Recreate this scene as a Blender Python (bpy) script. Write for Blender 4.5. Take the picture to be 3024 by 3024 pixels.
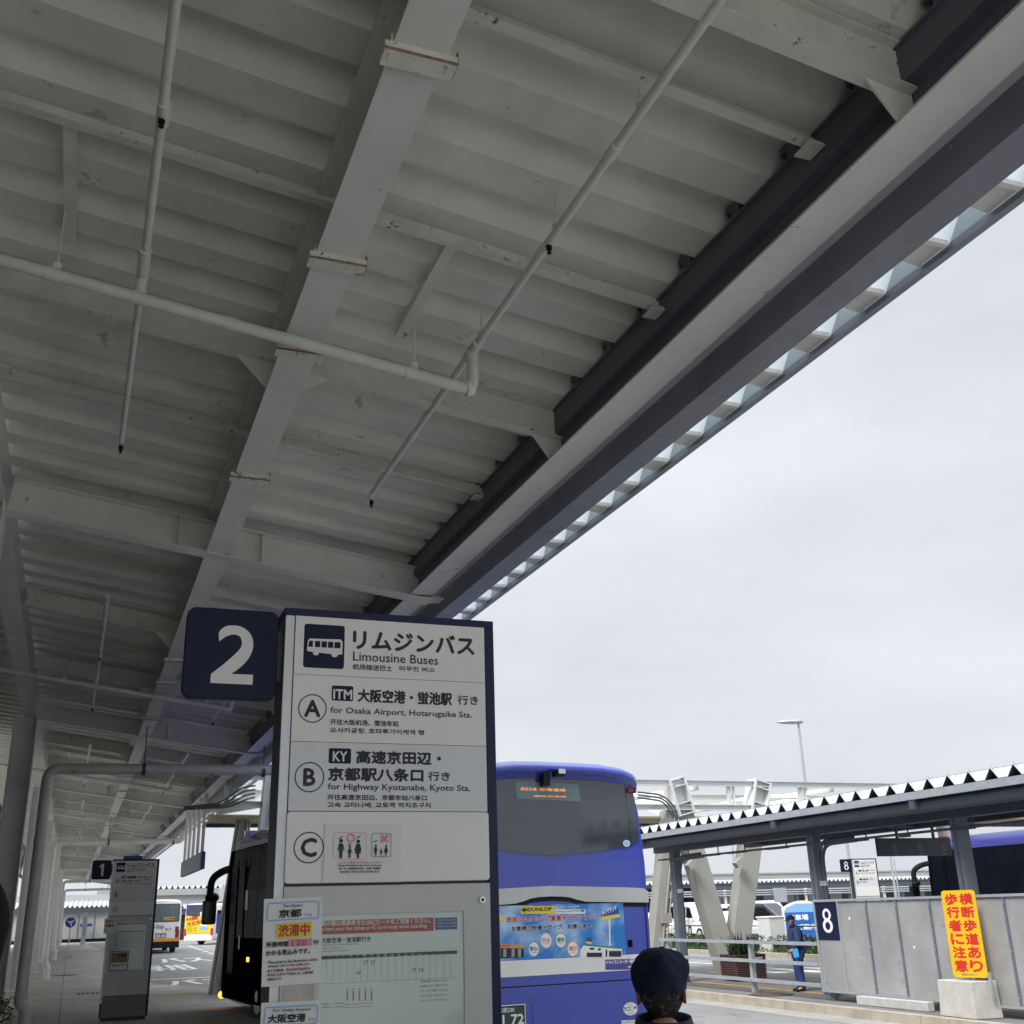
import bpy, bmesh, math, random
from mathutils import Vector, Matrix, noise
random.seed(7)
R_ = math.radians
for o in list(bpy.data.objects): bpy.data.objects.remove(o)
sc = bpy.context.scene
COL = sc.collection
V = Vector

# ------------------------------------------------------------------ camera
YAW, PITCH, ROLL, FPX, EYE = R_(21.395), R_(20.085), R_(-1.667), 3218.0, 1.65
cf = V((math.sin(YAW)*math.cos(PITCH), math.cos(YAW)*math.cos(PITCH), math.sin(PITCH)))
r0 = V((math.cos(YAW), -math.sin(YAW), 0)); u0 = r0.cross(cf)
cr = r0*math.cos(ROLL)+u0*math.sin(ROLL); cu = u0*math.cos(ROLL)-r0*math.sin(ROLL)
CAM = V((0, 0, EYE))
cd = bpy.data.cameras.new('camera'); cam = bpy.data.objects.new('camera', cd); COL.objects.link(cam)
cd.sensor_width = 36; cd.sensor_fit = 'HORIZONTAL'; cd.lens = FPX/3024*36
cd.clip_start = .05; cd.clip_end = 3000
m3 = Matrix((cr, cu, -cf)).transposed()
cam.matrix_world = Matrix.Translation(CAM) @ m3.to_4x4()
sc.camera = cam

# ------------------------------------------------------------------ sky, sun, exposure
SUN_EL, SUN_AZ = R_(50), R_(238)      # azimuth clockwise from +Y
w = bpy.data.worlds.new('World'); sc.world = w; w.use_nodes = True
nt = w.node_tree; nt.nodes.clear(); N = nt.nodes.new; LK = nt.links.new
out = N('ShaderNodeOutputWorld'); bg = N('ShaderNodeBackground'); LK(bg.outputs[0], out.inputs[0])
sky = N('ShaderNodeTexSky'); sky.sky_type = 'NISHITA'; sky.sun_disc = False
sky.sun_elevation = SUN_EL; sky.sun_rotation = SUN_AZ; sky.air_density = 1.0; sky.dust_density = 4.0; sky.ozone_density = 1.0
hs = N('ShaderNodeHueSaturation'); hs.inputs['Saturation'].default_value = .16; LK(sky.outputs[0], hs.inputs['Color'])
tc = N('ShaderNodeTexCoord'); mp = N('ShaderNodeMapping'); mp.inputs['Scale'].default_value = (1, 1, 2.6); LK(tc.outputs['Generated'], mp.inputs[0])
nz = N('ShaderNodeTexNoise'); nz.inputs['Scale'].default_value = 2.9; nz.inputs['Detail'].default_value = 5; nz.inputs['Roughness'].default_value = .5; LK(mp.outputs[0], nz.inputs['Vector'])
cr_ = N('ShaderNodeValToRGB'); LK(nz.outputs[0], cr_.inputs[0])
cr_.color_ramp.elements[0].position = .3; cr_.color_ramp.elements[0].color = (5.75, 6.1, 6.65, 1)
cr_.color_ramp.elements[1].position = .72; cr_.color_ramp.elements[1].color = (7.4, 7.72, 8.2, 1)
mx = N('ShaderNodeMix'); mx.data_type = 'RGBA'; mx.inputs[0].default_value = .88
LK(hs.outputs[0], mx.inputs[6]); LK(cr_.outputs[0], mx.inputs[7])
sx = N('ShaderNodeSeparateXYZ'); LK(tc.outputs['Generated'], sx.inputs[0])      # an overcast sky is about three times brighter overhead than low down
mr = N('ShaderNodeMapRange'); mr.interpolation_type = 'SMOOTHSTEP'; LK(sx.outputs['Z'], mr.inputs[0])
mr.inputs[1].default_value = .52; mr.inputs[2].default_value = 1.0; mr.inputs[3].default_value = 1.0; mr.inputs[4].default_value = 4.0
vm = N('ShaderNodeVectorMath'); vm.operation = 'SCALE'; LK(mx.outputs[2], vm.inputs[0]); LK(mr.outputs[0], vm.inputs['Scale']); LK(vm.outputs[0], bg.inputs['Color'])
bg.inputs['Strength'].default_value = .0575
sd = bpy.data.lights.new('sun', 'SUN'); sd.energy = 1.5; sd.angle = R_(18); sd.color = (1, .965, .91)
so = bpy.data.objects.new('sun', sd); COL.objects.link(so)
sdir = V((math.sin(SUN_AZ)*math.cos(SUN_EL), math.cos(SUN_AZ)*math.cos(SUN_EL), math.sin(SUN_EL)))
so.rotation_euler = sdir.to_track_quat('Z', 'Y').to_euler()
sc.view_settings.view_transform = 'Standard'; sc.view_settings.look = 'None'
sc.view_settings.exposure = 1.12; sc.view_settings.gamma = 1.0
sc.render.engine = 'CYCLES'; sc.cycles.max_bounces = 9; sc.cycles.diffuse_bounces = 5
sc.cycles.use_denoising = True

# ------------------------------------------------------------------ pixel helper: a point of the photo (3024 px) on a known plane
def ray(x, y): return cf + cr*((x-1512)/FPX) - cu*((y-1512)/FPX)
def at(x, y, X=None, Y=None, Z=None):
    d = ray(x, y)
    t = X/d.x if X is not None else Y/d.y if Y is not None else (Z-EYE)/d.z
    return CAM + d*t
def on_plane(x, y, p, n):
    d = ray(x, y); return CAM + d*((p-CAM).dot(n)/d.dot(n))

# ------------------------------------------------------------------ materials
MATS = {}
def mat(name, col, rough=.6, metal=0, var=.12, scale=4, bump=0, bscale=60, spots=None, spec=.5, emit=None, coat=0, streak=0):
    if name in MATS: return MATS[name]
    m = bpy.data.materials.new(name); m.use_nodes = True; MATS[name] = m
    t = m.node_tree; b = t.nodes['Principled BSDF']
    b.inputs['Roughness'].default_value = rough; b.inputs['Metallic'].default_value = metal
    b.inputs['Specular IOR Level'].default_value = spec; b.inputs['Coat Weight'].default_value = coat; b.inputs['Coat Roughness'].default_value = .05
    co = t.nodes.new('ShaderNodeTexCoord')
    base = None
    if var:
        n = t.nodes.new('ShaderNodeTexNoise'); n.inputs['Scale'].default_value = scale; n.inputs['Detail'].default_value = 6; n.inputs['Roughness'].default_value = .62
        if streak:
            mp = t.nodes.new('ShaderNodeMapping'); mp.inputs['Scale'].default_value = (1, 1, streak); t.links.new(co.outputs['Object'], mp.inputs[0]); t.links.new(mp.outputs[0], n.inputs['Vector'])
        else: t.links.new(co.outputs['Object'], n.inputs['Vector'])
        r = t.nodes.new('ShaderNodeValToRGB'); t.links.new(n.outputs[0], r.inputs[0])
        r.color_ramp.elements[0].position = .32; r.color_ramp.elements[1].position = .68
        r.color_ramp.elements[0].color = tuple(c*(1-var) for c in col)+(1,)
        r.color_ramp.elements[1].color = tuple(min(1, c*(1+var*.6)) for c in col)+(1,)
        base = r.outputs[0]
    if spots:   # (colour, threshold, scale)
        n2 = t.nodes.new('ShaderNodeTexNoise'); n2.inputs['Scale'].default_value = spots[2]; n2.inputs['Detail'].default_value = 8; n2.inputs['Roughness'].default_value = .7
        t.links.new(co.outputs['Object'], n2.inputs['Vector'])
        r2 = t.nodes.new('ShaderNodeValToRGB'); t.links.new(n2.outputs[0], r2.inputs[0])
        r2.color_ramp.elements[0].position = spots[1]; r2.color_ramp.elements[1].position = spots[1]+.05
        mxx = t.nodes.new('ShaderNodeMix'); mxx.data_type = 'RGBA'; t.links.new(r2.outputs[0], mxx.inputs[0])
        if base: t.links.new(base, mxx.inputs[6])
        else: mxx.inputs[6].default_value = col+(1,)
        mxx.inputs[7].default_value = spots[0]+(1,); base = mxx.outputs[2]
    if base: t.links.new(base, b.inputs['Base Color'])
    else: b.inputs['Base Color'].default_value = tuple(col)+(1,)
    if bump:
        n3 = t.nodes.new('ShaderNodeTexNoise'); n3.inputs['Scale'].default_value = bscale; n3.inputs['Detail'].default_value = 4
        t.links.new(co.outputs['Object'], n3.inputs['Vector'])
        bp = t.nodes.new('ShaderNodeBump'); bp.inputs['Strength'].default_value = bump; bp.inputs['Distance'].default_value = .02
        t.links.new(n3.outputs[0], bp.inputs['Height']); t.links.new(bp.outputs[0], b.inputs['Normal'])
    if emit:
        b.inputs['Emission Color'].default_value = tuple(emit[0])+(1,); b.inputs['Emission Strength'].default_value = emit[1]
    return m

RUST = (.16, .075, .035)
DECK = mat('deck_paint', (.76, .76, .715), .55, var=.15, scale=1.6, spots=((.50, .46, .37), .63, 4))
STEEL = mat('beam_paint', (.77, .77, .74), .5, var=.08, scale=2, spots=((.44, .38, .29), .635, 9))
RUSTY = mat('rusty_paint', (.76, .75, .70), .6, var=.12, scale=6, spots=(RUST, .59, 16))
PURL = mat('purlin_paint', (.71, .70, .65), .6, var=.12, scale=6, spots=(RUST, .618, 12))
PIPE = mat('pipe_paint', (.74, .73, .70), .42, var=.1, scale=5, spots=((.36, .32, .28), .68, 12))
DRAIN = mat('drain_paint', (.72, .71, .69), .4, var=.12, scale=2.5, spots=((.46, .36, .33), .62, 3))
EDGE = mat('edge_paint', (.235, .245, .30), .45, var=.16, scale=2, spots=((.17, .18, .22), .60, 4), streak=.3)
EDGE2 = mat('ledge_paint', (.50, .51, .56), .45, var=.1, scale=2)
CREAM = mat('eave_cream', (.82, .81, .75), .5, var=.06)
GALV = mat('galvanised', (.42, .455, .48), .42, metal=.35, var=.14, scale=7)
GALVD = mat('shelter_steel', (.16, .19, .225), .45, metal=.2, var=.15, scale=5)
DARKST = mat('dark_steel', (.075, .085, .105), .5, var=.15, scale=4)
BLACK = mat('black_plastic', (.010, .011, .014), .45, var=.1, spec=.2)
RUBBER = mat('rubber', (.02, .02, .021), .8, var=.15, scale=9)
NAVY = mat('sign_navy', (.006, .010, .040), .45, var=.05, spec=.25)
SFRAME = mat('sign_frame', (.014, .018, .065), .42, var=.08, spec=.3)
SSIDE = mat('sign_side', (.035, .034, .037), .4, var=.1)
SWHITE = mat('sign_white', (.84, .84, .80), .5, var=.035, scale=3, bump=.02, bscale=400)
SGREY = mat('sign_grey', (.73, .74, .76), .5, var=.03, scale=3)
SBODY = mat('sign_body', (.57, .575, .565), .42, var=.05, scale=3, spots=((.46, .46, .45), .69, 12))
STRIP = mat('sign_strip', (.66, .68, .70), .35, metal=.3, var=.05)
INK = mat('ink', (.02, .021, .035), .6, var=0)
INKG = mat('grey_ink', (.14, .14, .15), .6, var=0)
WHITE = mat('white_print', (.80, .80, .77), .5, var=.03)
PAPER = mat('paper', (.78, .78, .79), .7, var=.03, scale=6)
PAPERG = mat('timetable_paper', (.86, .92, .89), .5, var=.03)
RED = mat('red_print', (.50, .035, .04), .5, var=.04)
YELLOW = mat('yellow_print', (.80, .60, .02), .5, var=.05)
LBLUE = mat('light_blue_print', (.25, .48, .78), .5, var=.03)
BLUE = mat('blue_print', (.02, .07, .33), .5, var=.04)
ORANGE = mat('orange_print', (.78, .30, .03), .5, var=.05)
PINK = mat('pink_print', (.72, .28, .33), .5, var=.04)
GREENP = mat('green_print', (.03, .25, .12), .5, var=.04)
TAPE = mat('packing_tape', (.47, .45, .41), .35, var=.12, scale=12, bump=.2, bscale=30)
BUSB = mat('coach_blue', (.036, .062, .39), .16, var=.03, coat=.6)
BUSD = mat('coach_dark', (.006, .008, .018), .3, var=.05, spec=0)
SILVER = mat('coach_silver', (.50, .51, .50), .38, metal=.25, var=.06, streak=.2)
BUSW = mat('bus_white', (.76, .75, .72), .3, var=.05, coat=.3)
GLASS = mat('tinted_glass', (.006, .008, .012), .12, var=.05, spec=.14)
GLASSB = mat('coach_rear_glass', (.046, .054, .066), .06, var=.15, scale=2, spec=.9)
GLASSG = mat('green_glass', (.03, .09, .07), .1, var=.1)
LAMPR = mat('red_lens', (.25, .012, .018), .2, var=.1)
CHROME = mat('chrome', (.6, .6, .6), .15, metal=1, var=.05)
AMBER = mat('amber_lamp', (.9, .35, .03), .3, var=0, emit=((1, .36, .03), 1.3))
LED = mat('led_text', (.9, .35, .1), .4, var=0, emit=((1, .38, .12), .45))
LEDB = mat('led_glass', (.14, .20, .21), .2, var=.1, scale=9)
CONC = mat('concrete', (.50, .49, .45), .85, var=.14, scale=5, bump=.25, bscale=40, spots=((.36, .35, .32), .63, 8))
KERB = mat('kerb_stone', (.40, .36, .28), .85, var=.2, scale=3, bump=.3, bscale=50)
VLEG = mat('walkway_steel', (.36, .355, .32), .5, var=.09, scale=1.5, spots=((.27, .25, .21), .68, 6))
VLEGW = mat('walkway_white', (.66, .68, .67), .45, var=.06, scale=2)
MEMB = mat('membrane', (.80, .80, .77), .6, var=.05)
BEIGE = mat('beige_soffit', (.46, .39, .25), .7, var=.14, scale=2)
POLYC = mat('fence_panel', (.33, .33, .32), .3, var=.2, scale=1.3, spots=((.24, .245, .25), .60, 1.7))
SKIN = mat('skin', (.47, .275, .19), .55, var=.1, scale=20)
EAR = mat('ear_skin', (.30, .10, .07), .5, var=.12, scale=30)
HAIR = mat('grey_hair', (.030, .030, .032), .6, var=.7, scale=70, streak=.1, bump=.6, bscale=160, spec=.2, spots=((.16, .16, .16), .55, 55))
HAIRB = mat('black_hair', (.005, .005, .005), .7, spec=.12, var=.3, scale=60, streak=.1)
CLOTH = mat('navy_cap_cloth', (.018, .023, .045), .85, var=.25, scale=7, bump=.25, bscale=14, spec=.12)
JACK = mat('navy_jacket', (.012, .017, .055), .7, var=.2, scale=9, bump=.2, bscale=18)
JACKB = mat('blue_uniform', (.016, .034, .115), .75, var=.2, scale=9, bump=.2, bscale=18)
TROU = mat('blue_trousers', (.020, .050, .17), .8, var=.2, scale=9, bump=.2, bscale=14)
SOIL = mat('soil', (.05, .035, .025), .95, var=.3)
BROWN = mat('brown_planter', (.075, .036, .028), .6, var=.25, scale=3)
BRICK = mat('brick_brown', (.13, .055, .04), .8, var=.25, scale=4)
DARKW = mat('dark_wall', (.035, .035, .037), .6, var=.25, scale=1.2)
FARG = mat('far_grey', (.40, .41, .40), .6, var=.08, scale=.4)
FARW = mat('far_white', (.45, .465, .48), .5, var=.05, scale=.6)
LEAF = mat('leaf', (.045, .095, .028), .55, var=.45, scale=9)
LEAF2 = mat('hedge_leaf', (.032, .062, .022), .6, var=.5, scale=5)
GRASSM = mat('grass_blade', (.07, .15, .035), .6, var=.35, scale=5)
WHITEM = mat('road_paint', (.66, .66, .63), .7, var=.22, scale=3)
YLINE = mat('yellow_line', (.55, .30, .05), .7, var=.25, scale=3)
TACT = mat('tactile_yellow', (.46, .37, .22), .8, var=.2, scale=6)
CONEO = mat('cone_orange', (.75, .10, .03), .5, var=.1)
CARD = mat('car_dark', (.03, .035, .045), .2, var=.05, coat=.5)

def road_mat():
    m = mat('asphalt', (.215, .215, .208), .9, var=.2, scale=.35, bump=.35, bscale=90, spots=((.155, .153, .15), .57, .7))
    return m
ASPH = road_mat()
ISL = mat('island_paving', (.17, .165, .16), .9, var=.2, scale=1.2, bump=.3, bscale=70)
def tile_mat():
    m = mat('paving', (.48, .465, .425), .85, var=.2, scale=.8, bump=.2, bscale=60, spots=((.30, .285, .26), .64, 2.2))
    t = m.node_tree; b = t.nodes['Principled BSDF']; src = b.inputs['Base Color'].links[0].from_socket
    co = t.nodes.new('ShaderNodeTexCoord'); br = t.nodes.new('ShaderNodeTexBrick')
    br.offset = 0; br.inputs['Scale'].default_value = 1.0; br.inputs['Brick Width'].default_value = 1.8; br.inputs['Row Height'].default_value = 1.8
    br.inputs['Mortar Size'].default_value = .014; br.inputs['Color1'].default_value = (1, 1, 1, 1); br.inputs['Color2'].default_value = (.92, .92, .9, 1); br.inputs['Mortar'].default_value = (.55, .54, .52, 1)
    t.links.new(co.outputs['Object'], br.inputs['Vector'])
    mm = t.nodes.new('ShaderNodeMix'); mm.data_type = 'RGBA'; mm.blend_type = 'MULTIPLY'; mm.inputs[0].default_value = 1
    t.links.new(src, mm.inputs[6]); t.links.new(br.outputs[0], mm.inputs[7]); t.links.new(mm.outputs[2], b.inputs['Base Color'])
    return m
PAVE = tile_mat()
def ad_sky_mat():
    m = mat('printed_sky', (.02, .22, .62), .35, var=0)
    t = m.node_tree; b = t.nodes['Principled BSDF']; co = t.nodes.new('ShaderNodeTexCoord')
    n = t.nodes.new('ShaderNodeTexNoise'); n.inputs['Scale'].default_value = 2.2; n.inputs['Detail'].default_value = 7
    t.links.new(co.outputs['Object'], n.inputs['Vector'])
    r = t.nodes.new('ShaderNodeValToRGB'); t.links.new(n.outputs[0], r.inputs[0])
    e = r.color_ramp.elements; e[0].position = .44; e[0].color = (.015, .20, .58, 1); e[1].position = .74; e[1].color = (.62, .78, .86, 1)
    t.links.new(r.outputs[0], b.inputs['Base Color']); return m
ADSKY = ad_sky_mat()
def clear_mat():
    m = bpy.data.materials.new('clear_pane'); m.use_nodes = True
    t = m.node_tree; t.nodes.clear(); o = t.nodes.new('ShaderNodeOutputMaterial')
    a = t.nodes.new('ShaderNodeBsdfTransparent'); g = t.nodes.new('ShaderNodeBsdfGlossy'); g.inputs['Roughness'].default_value = .08
    mi = t.nodes.new('ShaderNodeMixShader'); fr = t.nodes.new('ShaderNodeFresnel'); fr.inputs[0].default_value = 1.45
    a.inputs[0].default_value = (.975, .995, .985, 1)
    t.links.new(fr.outputs[0], mi.inputs[0]); t.links.new(a.outputs[0], mi.inputs[1]); t.links.new(g.outputs[0], mi.inputs[2]); t.links.new(mi.outputs[0], o.inputs[0])
    return m
CLEAR = clear_mat()
SIDEG = mat('coach_side_glass', (.007, .009, .014), .2, var=.3, scale=1.5, spec=.004)
SIDEB = mat('coach_side_black', (.006, .006, .008), .4, var=.1, spec=0)
BUSN = mat('coach_navy', (.022, .026, .19), .2, var=.04, coat=.3)
def transl_mat(name, col):
    m = bpy.data.materials.new(name); m.use_nodes = True
    t = m.node_tree; b = t.nodes['Principled BSDF']; b.inputs['Base Color'].default_value = col+(1,); b.inputs['Roughness'].default_value = .35
    o = t.nodes['Material Output']; tr = t.nodes.new('ShaderNodeBsdfTranslucent'); tr.inputs[0].default_value = col+(1,)
    co = t.nodes.new('ShaderNodeTexCoord'); n = t.nodes.new('ShaderNodeTexNoise'); n.inputs['Scale'].default_value = 3; t.links.new(co.outputs['Object'], n.inputs['Vector'])
    mr = t.nodes.new('ShaderNodeMapRange'); mr.inputs[3].default_value = .55; mr.inputs[4].default_value = .8; t.links.new(n.outputs[0], mr.inputs[0])
    mi = t.nodes.new('ShaderNodeMixShader'); t.links.new(mr.outputs[0], mi.inputs[0])
    t.links.new(b.outputs[0], mi.inputs[1]); t.links.new(tr.outputs[0], mi.inputs[2]); t.links.new(mi.outputs[0], o.inputs[0]); return m
EAVEB = transl_mat('eave_translucent', (.58, .63, .65))
MEMBT = transl_mat('translucent_membrane', (.78, .78, .74))

# ------------------------------------------------------------------ things, parts, mesh builder
XF = {}
def thing(name, label, cat, loc=(0, 0, 0), group=None, rotz=0):
    o = bpy.data.objects.new(name, None); COL.objects.link(o); o.empty_display_size = .2
    o.location = loc; o.rotation_euler = (0, 0, rotz); o['label'] = label; o['category'] = cat
    if group: o['group'] = group
    XF[o.name] = Matrix.Translation(V(loc)) @ Matrix.Rotation(rotz, 4, 'Z'); return o
def tag(o, label, cat, group=None):
    o['label'] = label; o['category'] = cat
    if group: o['group'] = group
    return o
def dup(root, loc=None, label=None, group=None, rotz=None):
    r = root.copy(); COL.objects.link(r)
    if loc is not None: r.location = loc
    if rotz is not None: r.rotation_euler = (0, 0, rotz)
    if label: r['label'] = label
    if group: r['group'] = group
    for ch in list(root.children):
        c = ch.copy(); COL.objects.link(c); c.parent = r
        for g in list(ch.children):
            d = g.copy(); COL.objects.link(d); d.parent = c
    return r

TXT = {}
def glyphs(s, off=0):
    k = (s, off)
    if k in TXT: return TXT[k]
    c = bpy.data.curves.new('t', 'FONT'); c.body = s; c.size = 1; c.resolution_u = 2; c.offset = off
    o = bpy.data.objects.new('t', c); COL.objects.link(o); bpy.context.view_layer.update()
    me = bpy.data.meshes.new_from_object(o.evaluated_get(bpy.context.evaluated_depsgraph_get()))
    bpy.data.objects.remove(o); bpy.data.curves.remove(c)
    vs = [(v.co.x, v.co.y) for v in me.vertices]; fs = [tuple(p.vertices) for p in me.polygons]; bpy.data.meshes.remove(me)
    x0 = min(v[0] for v in vs); x1 = max(v[0] for v in vs); y0 = min(v[1] for v in vs); y1 = max(v[1] for v in vs)
    TXT[k] = ([((a-x0)/(x1-x0), (b-y0)/(y1-y0)) for a, b in vs], fs, (x1-x0)/(y1-y0)); return TXT[k]

NUM = {'2': [(.12, .86), (.18, .925), (.25, .963), (.34, .99), (.50, 1.0), (.62, .99), (.72, .963), (.82, .915), (.90, .85), (.95, .77), (.97, .67), (.955, .59), (.92, .51), (.86, .43), (.74, .32), (.58, .22), (.47, .168), (1.0, .168), (1.0, 0), (0, 0), (0, .15), (.26, .31), (.48, .46), (.62, .57), (.675, .63), (.69, .69), (.68, .75), (.645, .80), (.59, .83), (.50, .842), (.40, .83), (.29, .795), (.14, .71)],
       '1': [(.42, 0), (.80, 0), (.80, 1), (.52, 1), (.06, .80), (.16, .655), (.42, .77)]}
def rrect(x0, y0, x1, y1, r, n=5):
    p = []
    for cx, cy, a0 in ((x1-r, y0+r, -90), (x1-r, y1-r, 0), (x0+r, y1-r, 90), (x0+r, y0+r, 180)):
        for i in range(n+1):
            a = R_(a0+90*i/n); p.append((cx+r*math.cos(a), cy+r*math.sin(a)))
    return p
def circ(cx, cy, r, n=28, ry=None): return [(cx+r*math.cos(2*math.pi*i/n), cy+(ry or r)*math.sin(2*math.pi*i/n)) for i in range(n)]

class Fr:      # a drawing plane: origin, right, up; n points out of it
    def __init__(s, o, r=(1, 0, 0), u=(0, 0, 1)):
        s.o = V(o); s.r = V(r).normalized(); s.u = V(u).normalized(); s.n = s.r.cross(s.u)
    def p(s, a, b, d=0): return s.o + s.r*a + s.u*b + s.n*d

class MB:
    def __init__(s): s.v = []; s.f = []; s.m = []; s.smooth = []
    def add(s, vs, fs, mi=0, sm=False):
        b = len(s.v); s.v += [V(a) for a in vs]
        for f in fs: s.f.append(tuple(b+i for i in f)); s.m.append(mi); s.smooth.append(sm)
    def box(s, a, b, mi=0):
        x0, y0, z0 = a; x1, y1, z1 = b
        x0, x1 = min(x0, x1), max(x0, x1); y0, y1 = min(y0, y1), max(y0, y1); z0, z1 = min(z0, z1), max(z0, z1)
        s.add([(x0, y0, z0), (x1, y0, z0), (x1, y1, z0), (x0, y1, z0), (x0, y0, z1), (x1, y0, z1), (x1, y1, z1), (x0, y1, z1)],
              [(0, 3, 2, 1), (4, 5, 6, 7), (0, 1, 5, 4), (1, 2, 6, 5), (2, 3, 7, 6), (3, 0, 4, 7)], mi); return s
    def prism(s, pts, fr, d0, d1, mi=0):
        n = len(pts); vs = [fr.p(a, b, d1) for a, b in pts]+[fr.p(a, b, d0) for a, b in pts]
        ar = sum(pts[i][0]*pts[(i+1) % n][1]-pts[(i+1) % n][0]*pts[i][1] for i in range(n))
        idx = list(range(n)) if ar > 0 else list(range(n))[::-1]
        s.add(vs, [tuple(idx), tuple(i+n for i in reversed(idx))]+[(idx[i], idx[i]+n, idx[(i+1) % n]+n, idx[(i+1) % n]) for i in range(n)], mi); return s
    def flat(s, pts, fr, d, mi=0):
        n = len(pts); ar = sum(pts[i][0]*pts[(i+1) % n][1]-pts[(i+1) % n][0]*pts[i][1] for i in range(n))
        if ar < 0: pts = pts[::-1]
        s.add([fr.p(a, b, d) for a, b in pts], [tuple(range(n))], mi); return s
    def ring(s, cx, cy, r0, r1, fr, d, mi=0, n=40, ky=1):
        vs = []
        for i in range(n):
            a = 2*math.pi*i/n
            vs += [fr.p(cx+r0*math.cos(a), cy+r0*ky*math.sin(a), d), fr.p(cx+r1*math.cos(a), cy+r1*ky*math.sin(a), d)]
        s.add(vs, [(2*i, 2*i+1, (2*i+3) % (2*n), (2*i+2) % (2*n)) for i in range(n)], mi); return s
    def numeral(s, ch, fr, a, b, wd, ht, d, mi=0):
        if ch in NUM: return s.flat([(a+x*wd, b+y*ht) for x, y in NUM[ch]], fr, d, mi)
        for cy, rx, ry, k, dd in ((.745, .42, .255, .60, 0), (.285, .50, .285, .60, .0004)):
            n = 40; vs = []
            for i in range(n):
                t = 2*math.pi*i/n
                for g, gy in ((.50, .58), (1, 1)): vs.append(fr.p(a+wd*(.5+rx*g*math.cos(t)), b+ht*(cy+ry*gy*math.sin(t)), d+dd))
            s.add(vs, [(2*i, 2*i+1, (2*i+3) % (2*n), (2*i+2) % (2*n)) for i in range(n)], mi)
        return s
    def frame(s, pts_o, pts_i, fr, d, mi=0):
        n = len(pts_o); s.add([fr.p(a, b, d) for a, b in pts_o]+[fr.p(a, b, d) for a, b in pts_i], [(i, (i+1) % n, n+(i+1) % n, n+i) for i in range(n)], mi); return s
    def text(s, st, fr, a, b, wd, ht, d, mi=0, bold=0, off=0):
        vs, fs, asp = glyphs(st, off)
        if wd is None: wd = ht*asp
        if ht is None: ht = wd/asp
        sh = [(0, 0)] if not bold else [(0, 0), (bold, 0), (-bold, 0), (0, bold), (0, -bold)]
        for k, (dx, dy) in enumerate(sh):
            s.add([fr.p(a+x*wd+dx, b+y*ht+dy, d+k*.00025) for x, y in vs], fs, mi)
        return s
    def tube(s, path, r, n=12, mi=0, caps=True, r_end=None):
        path = [V(p) for p in path]; T = []
        for i in range(len(path)):
            a = path[max(0, i-1)]; b = path[min(len(path)-1, i+1)]; T.append((b-a).normalized())
        nn = T[0].orthogonal().normalized(); vs = []
        for i, p in enumerate(path):
            nn = (nn - T[i]*nn.dot(T[i])).normalized(); bb = T[i].cross(nn)
            rr = r if r_end is None else r+(r_end-r)*i/(len(path)-1)
            for k in range(n):
                a = 2*math.pi*k/n; vs.append(p+nn*(rr*math.cos(a))+bb*(rr*math.sin(a)))
        fs = [(i*n+k, i*n+(k+1) % n, (i+1)*n+(k+1) % n, (i+1)*n+k) for i in range(len(path)-1) for k in range(n)]
        s.add(vs, fs, mi, True)
        if caps: s.add(vs[:n], [tuple(reversed(range(n)))], mi); s.add(vs[-n:], [tuple(range(n))], mi)
        return s
    def bar(s, a, b, wd, ht, mi=0, up=(0, 0, 1)):
        a = V(a); b = V(b); t = (b-a).normalized(); sd = t.cross(V(up)).normalized(); u = sd.cross(t)
        vs = [p+sd*(x*wd/2)+u*(z*ht/2) for p in (a, b) for x, z in ((-1, -1), (1, -1), (1, 1), (-1, 1))]
        s.add(vs, [(0, 3, 2, 1)[::-1], (4, 5, 6, 7)[::-1], (0, 1, 5, 4)[::-1], (1, 2, 6, 5)[::-1], (2, 3, 7, 6)[::-1], (3, 0, 4, 7)[::-1]], mi); return s
    def ibeam(s, a, b, fw, dp, t=.012, mi=0, tw=.012):   # a, b: the centre line of the bottom face
        a = V(a); b = V(b); t_ = (b-a).normalized(); sd = t_.cross(V((0, 0, 1))).normalized(); u = sd.cross(t_)
        s.bar(a+u*t/2, b+u*t/2, fw, t, mi); s.bar(a+u*(dp-t/2), b+u*(dp-t/2), fw, t, mi); s.bar(a+u*dp/2, b+u*dp/2, tw, dp-2*t-.001, mi); return s
    def loft(s, rings, mi=0, sm=True, cap0=True, cap1=True):
        n = len(rings[0]); vs = [p for r in rings for p in r]
        s.add(vs, [(i*n+k, i*n+(k+1) % n, (i+1)*n+(k+1) % n, (i+1)*n+k) for i in range(len(rings)-1) for k in range(n)], mi, sm)
        if cap0: s.add(rings[0], [tuple(reversed(range(n)))], mi)
        if cap1: s.add(rings[-1], [tuple(range(n))], mi)
        return s
    def ball(s, c, r, mi=0, n=12, m=8):
        c = V(c); r = r if hasattr(r, '__len__') else (r, r, r); vs = []; fs = []
        for i in range(m+1):
            ph = math.pi*i/m
            for k in range(n):
                a = 2*math.pi*k/n; vs.append(c+V((r[0]*math.sin(ph)*math.cos(a), r[1]*math.sin(ph)*math.sin(a), r[2]*math.cos(ph))))
        for i in range(m):
            for k in range(n): fs.append((i*n+k, (i+1)*n+k, (i+1)*n+(k+1) % n, i*n+(k+1) % n))
        s.add(vs, fs, mi, True); return s
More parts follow.
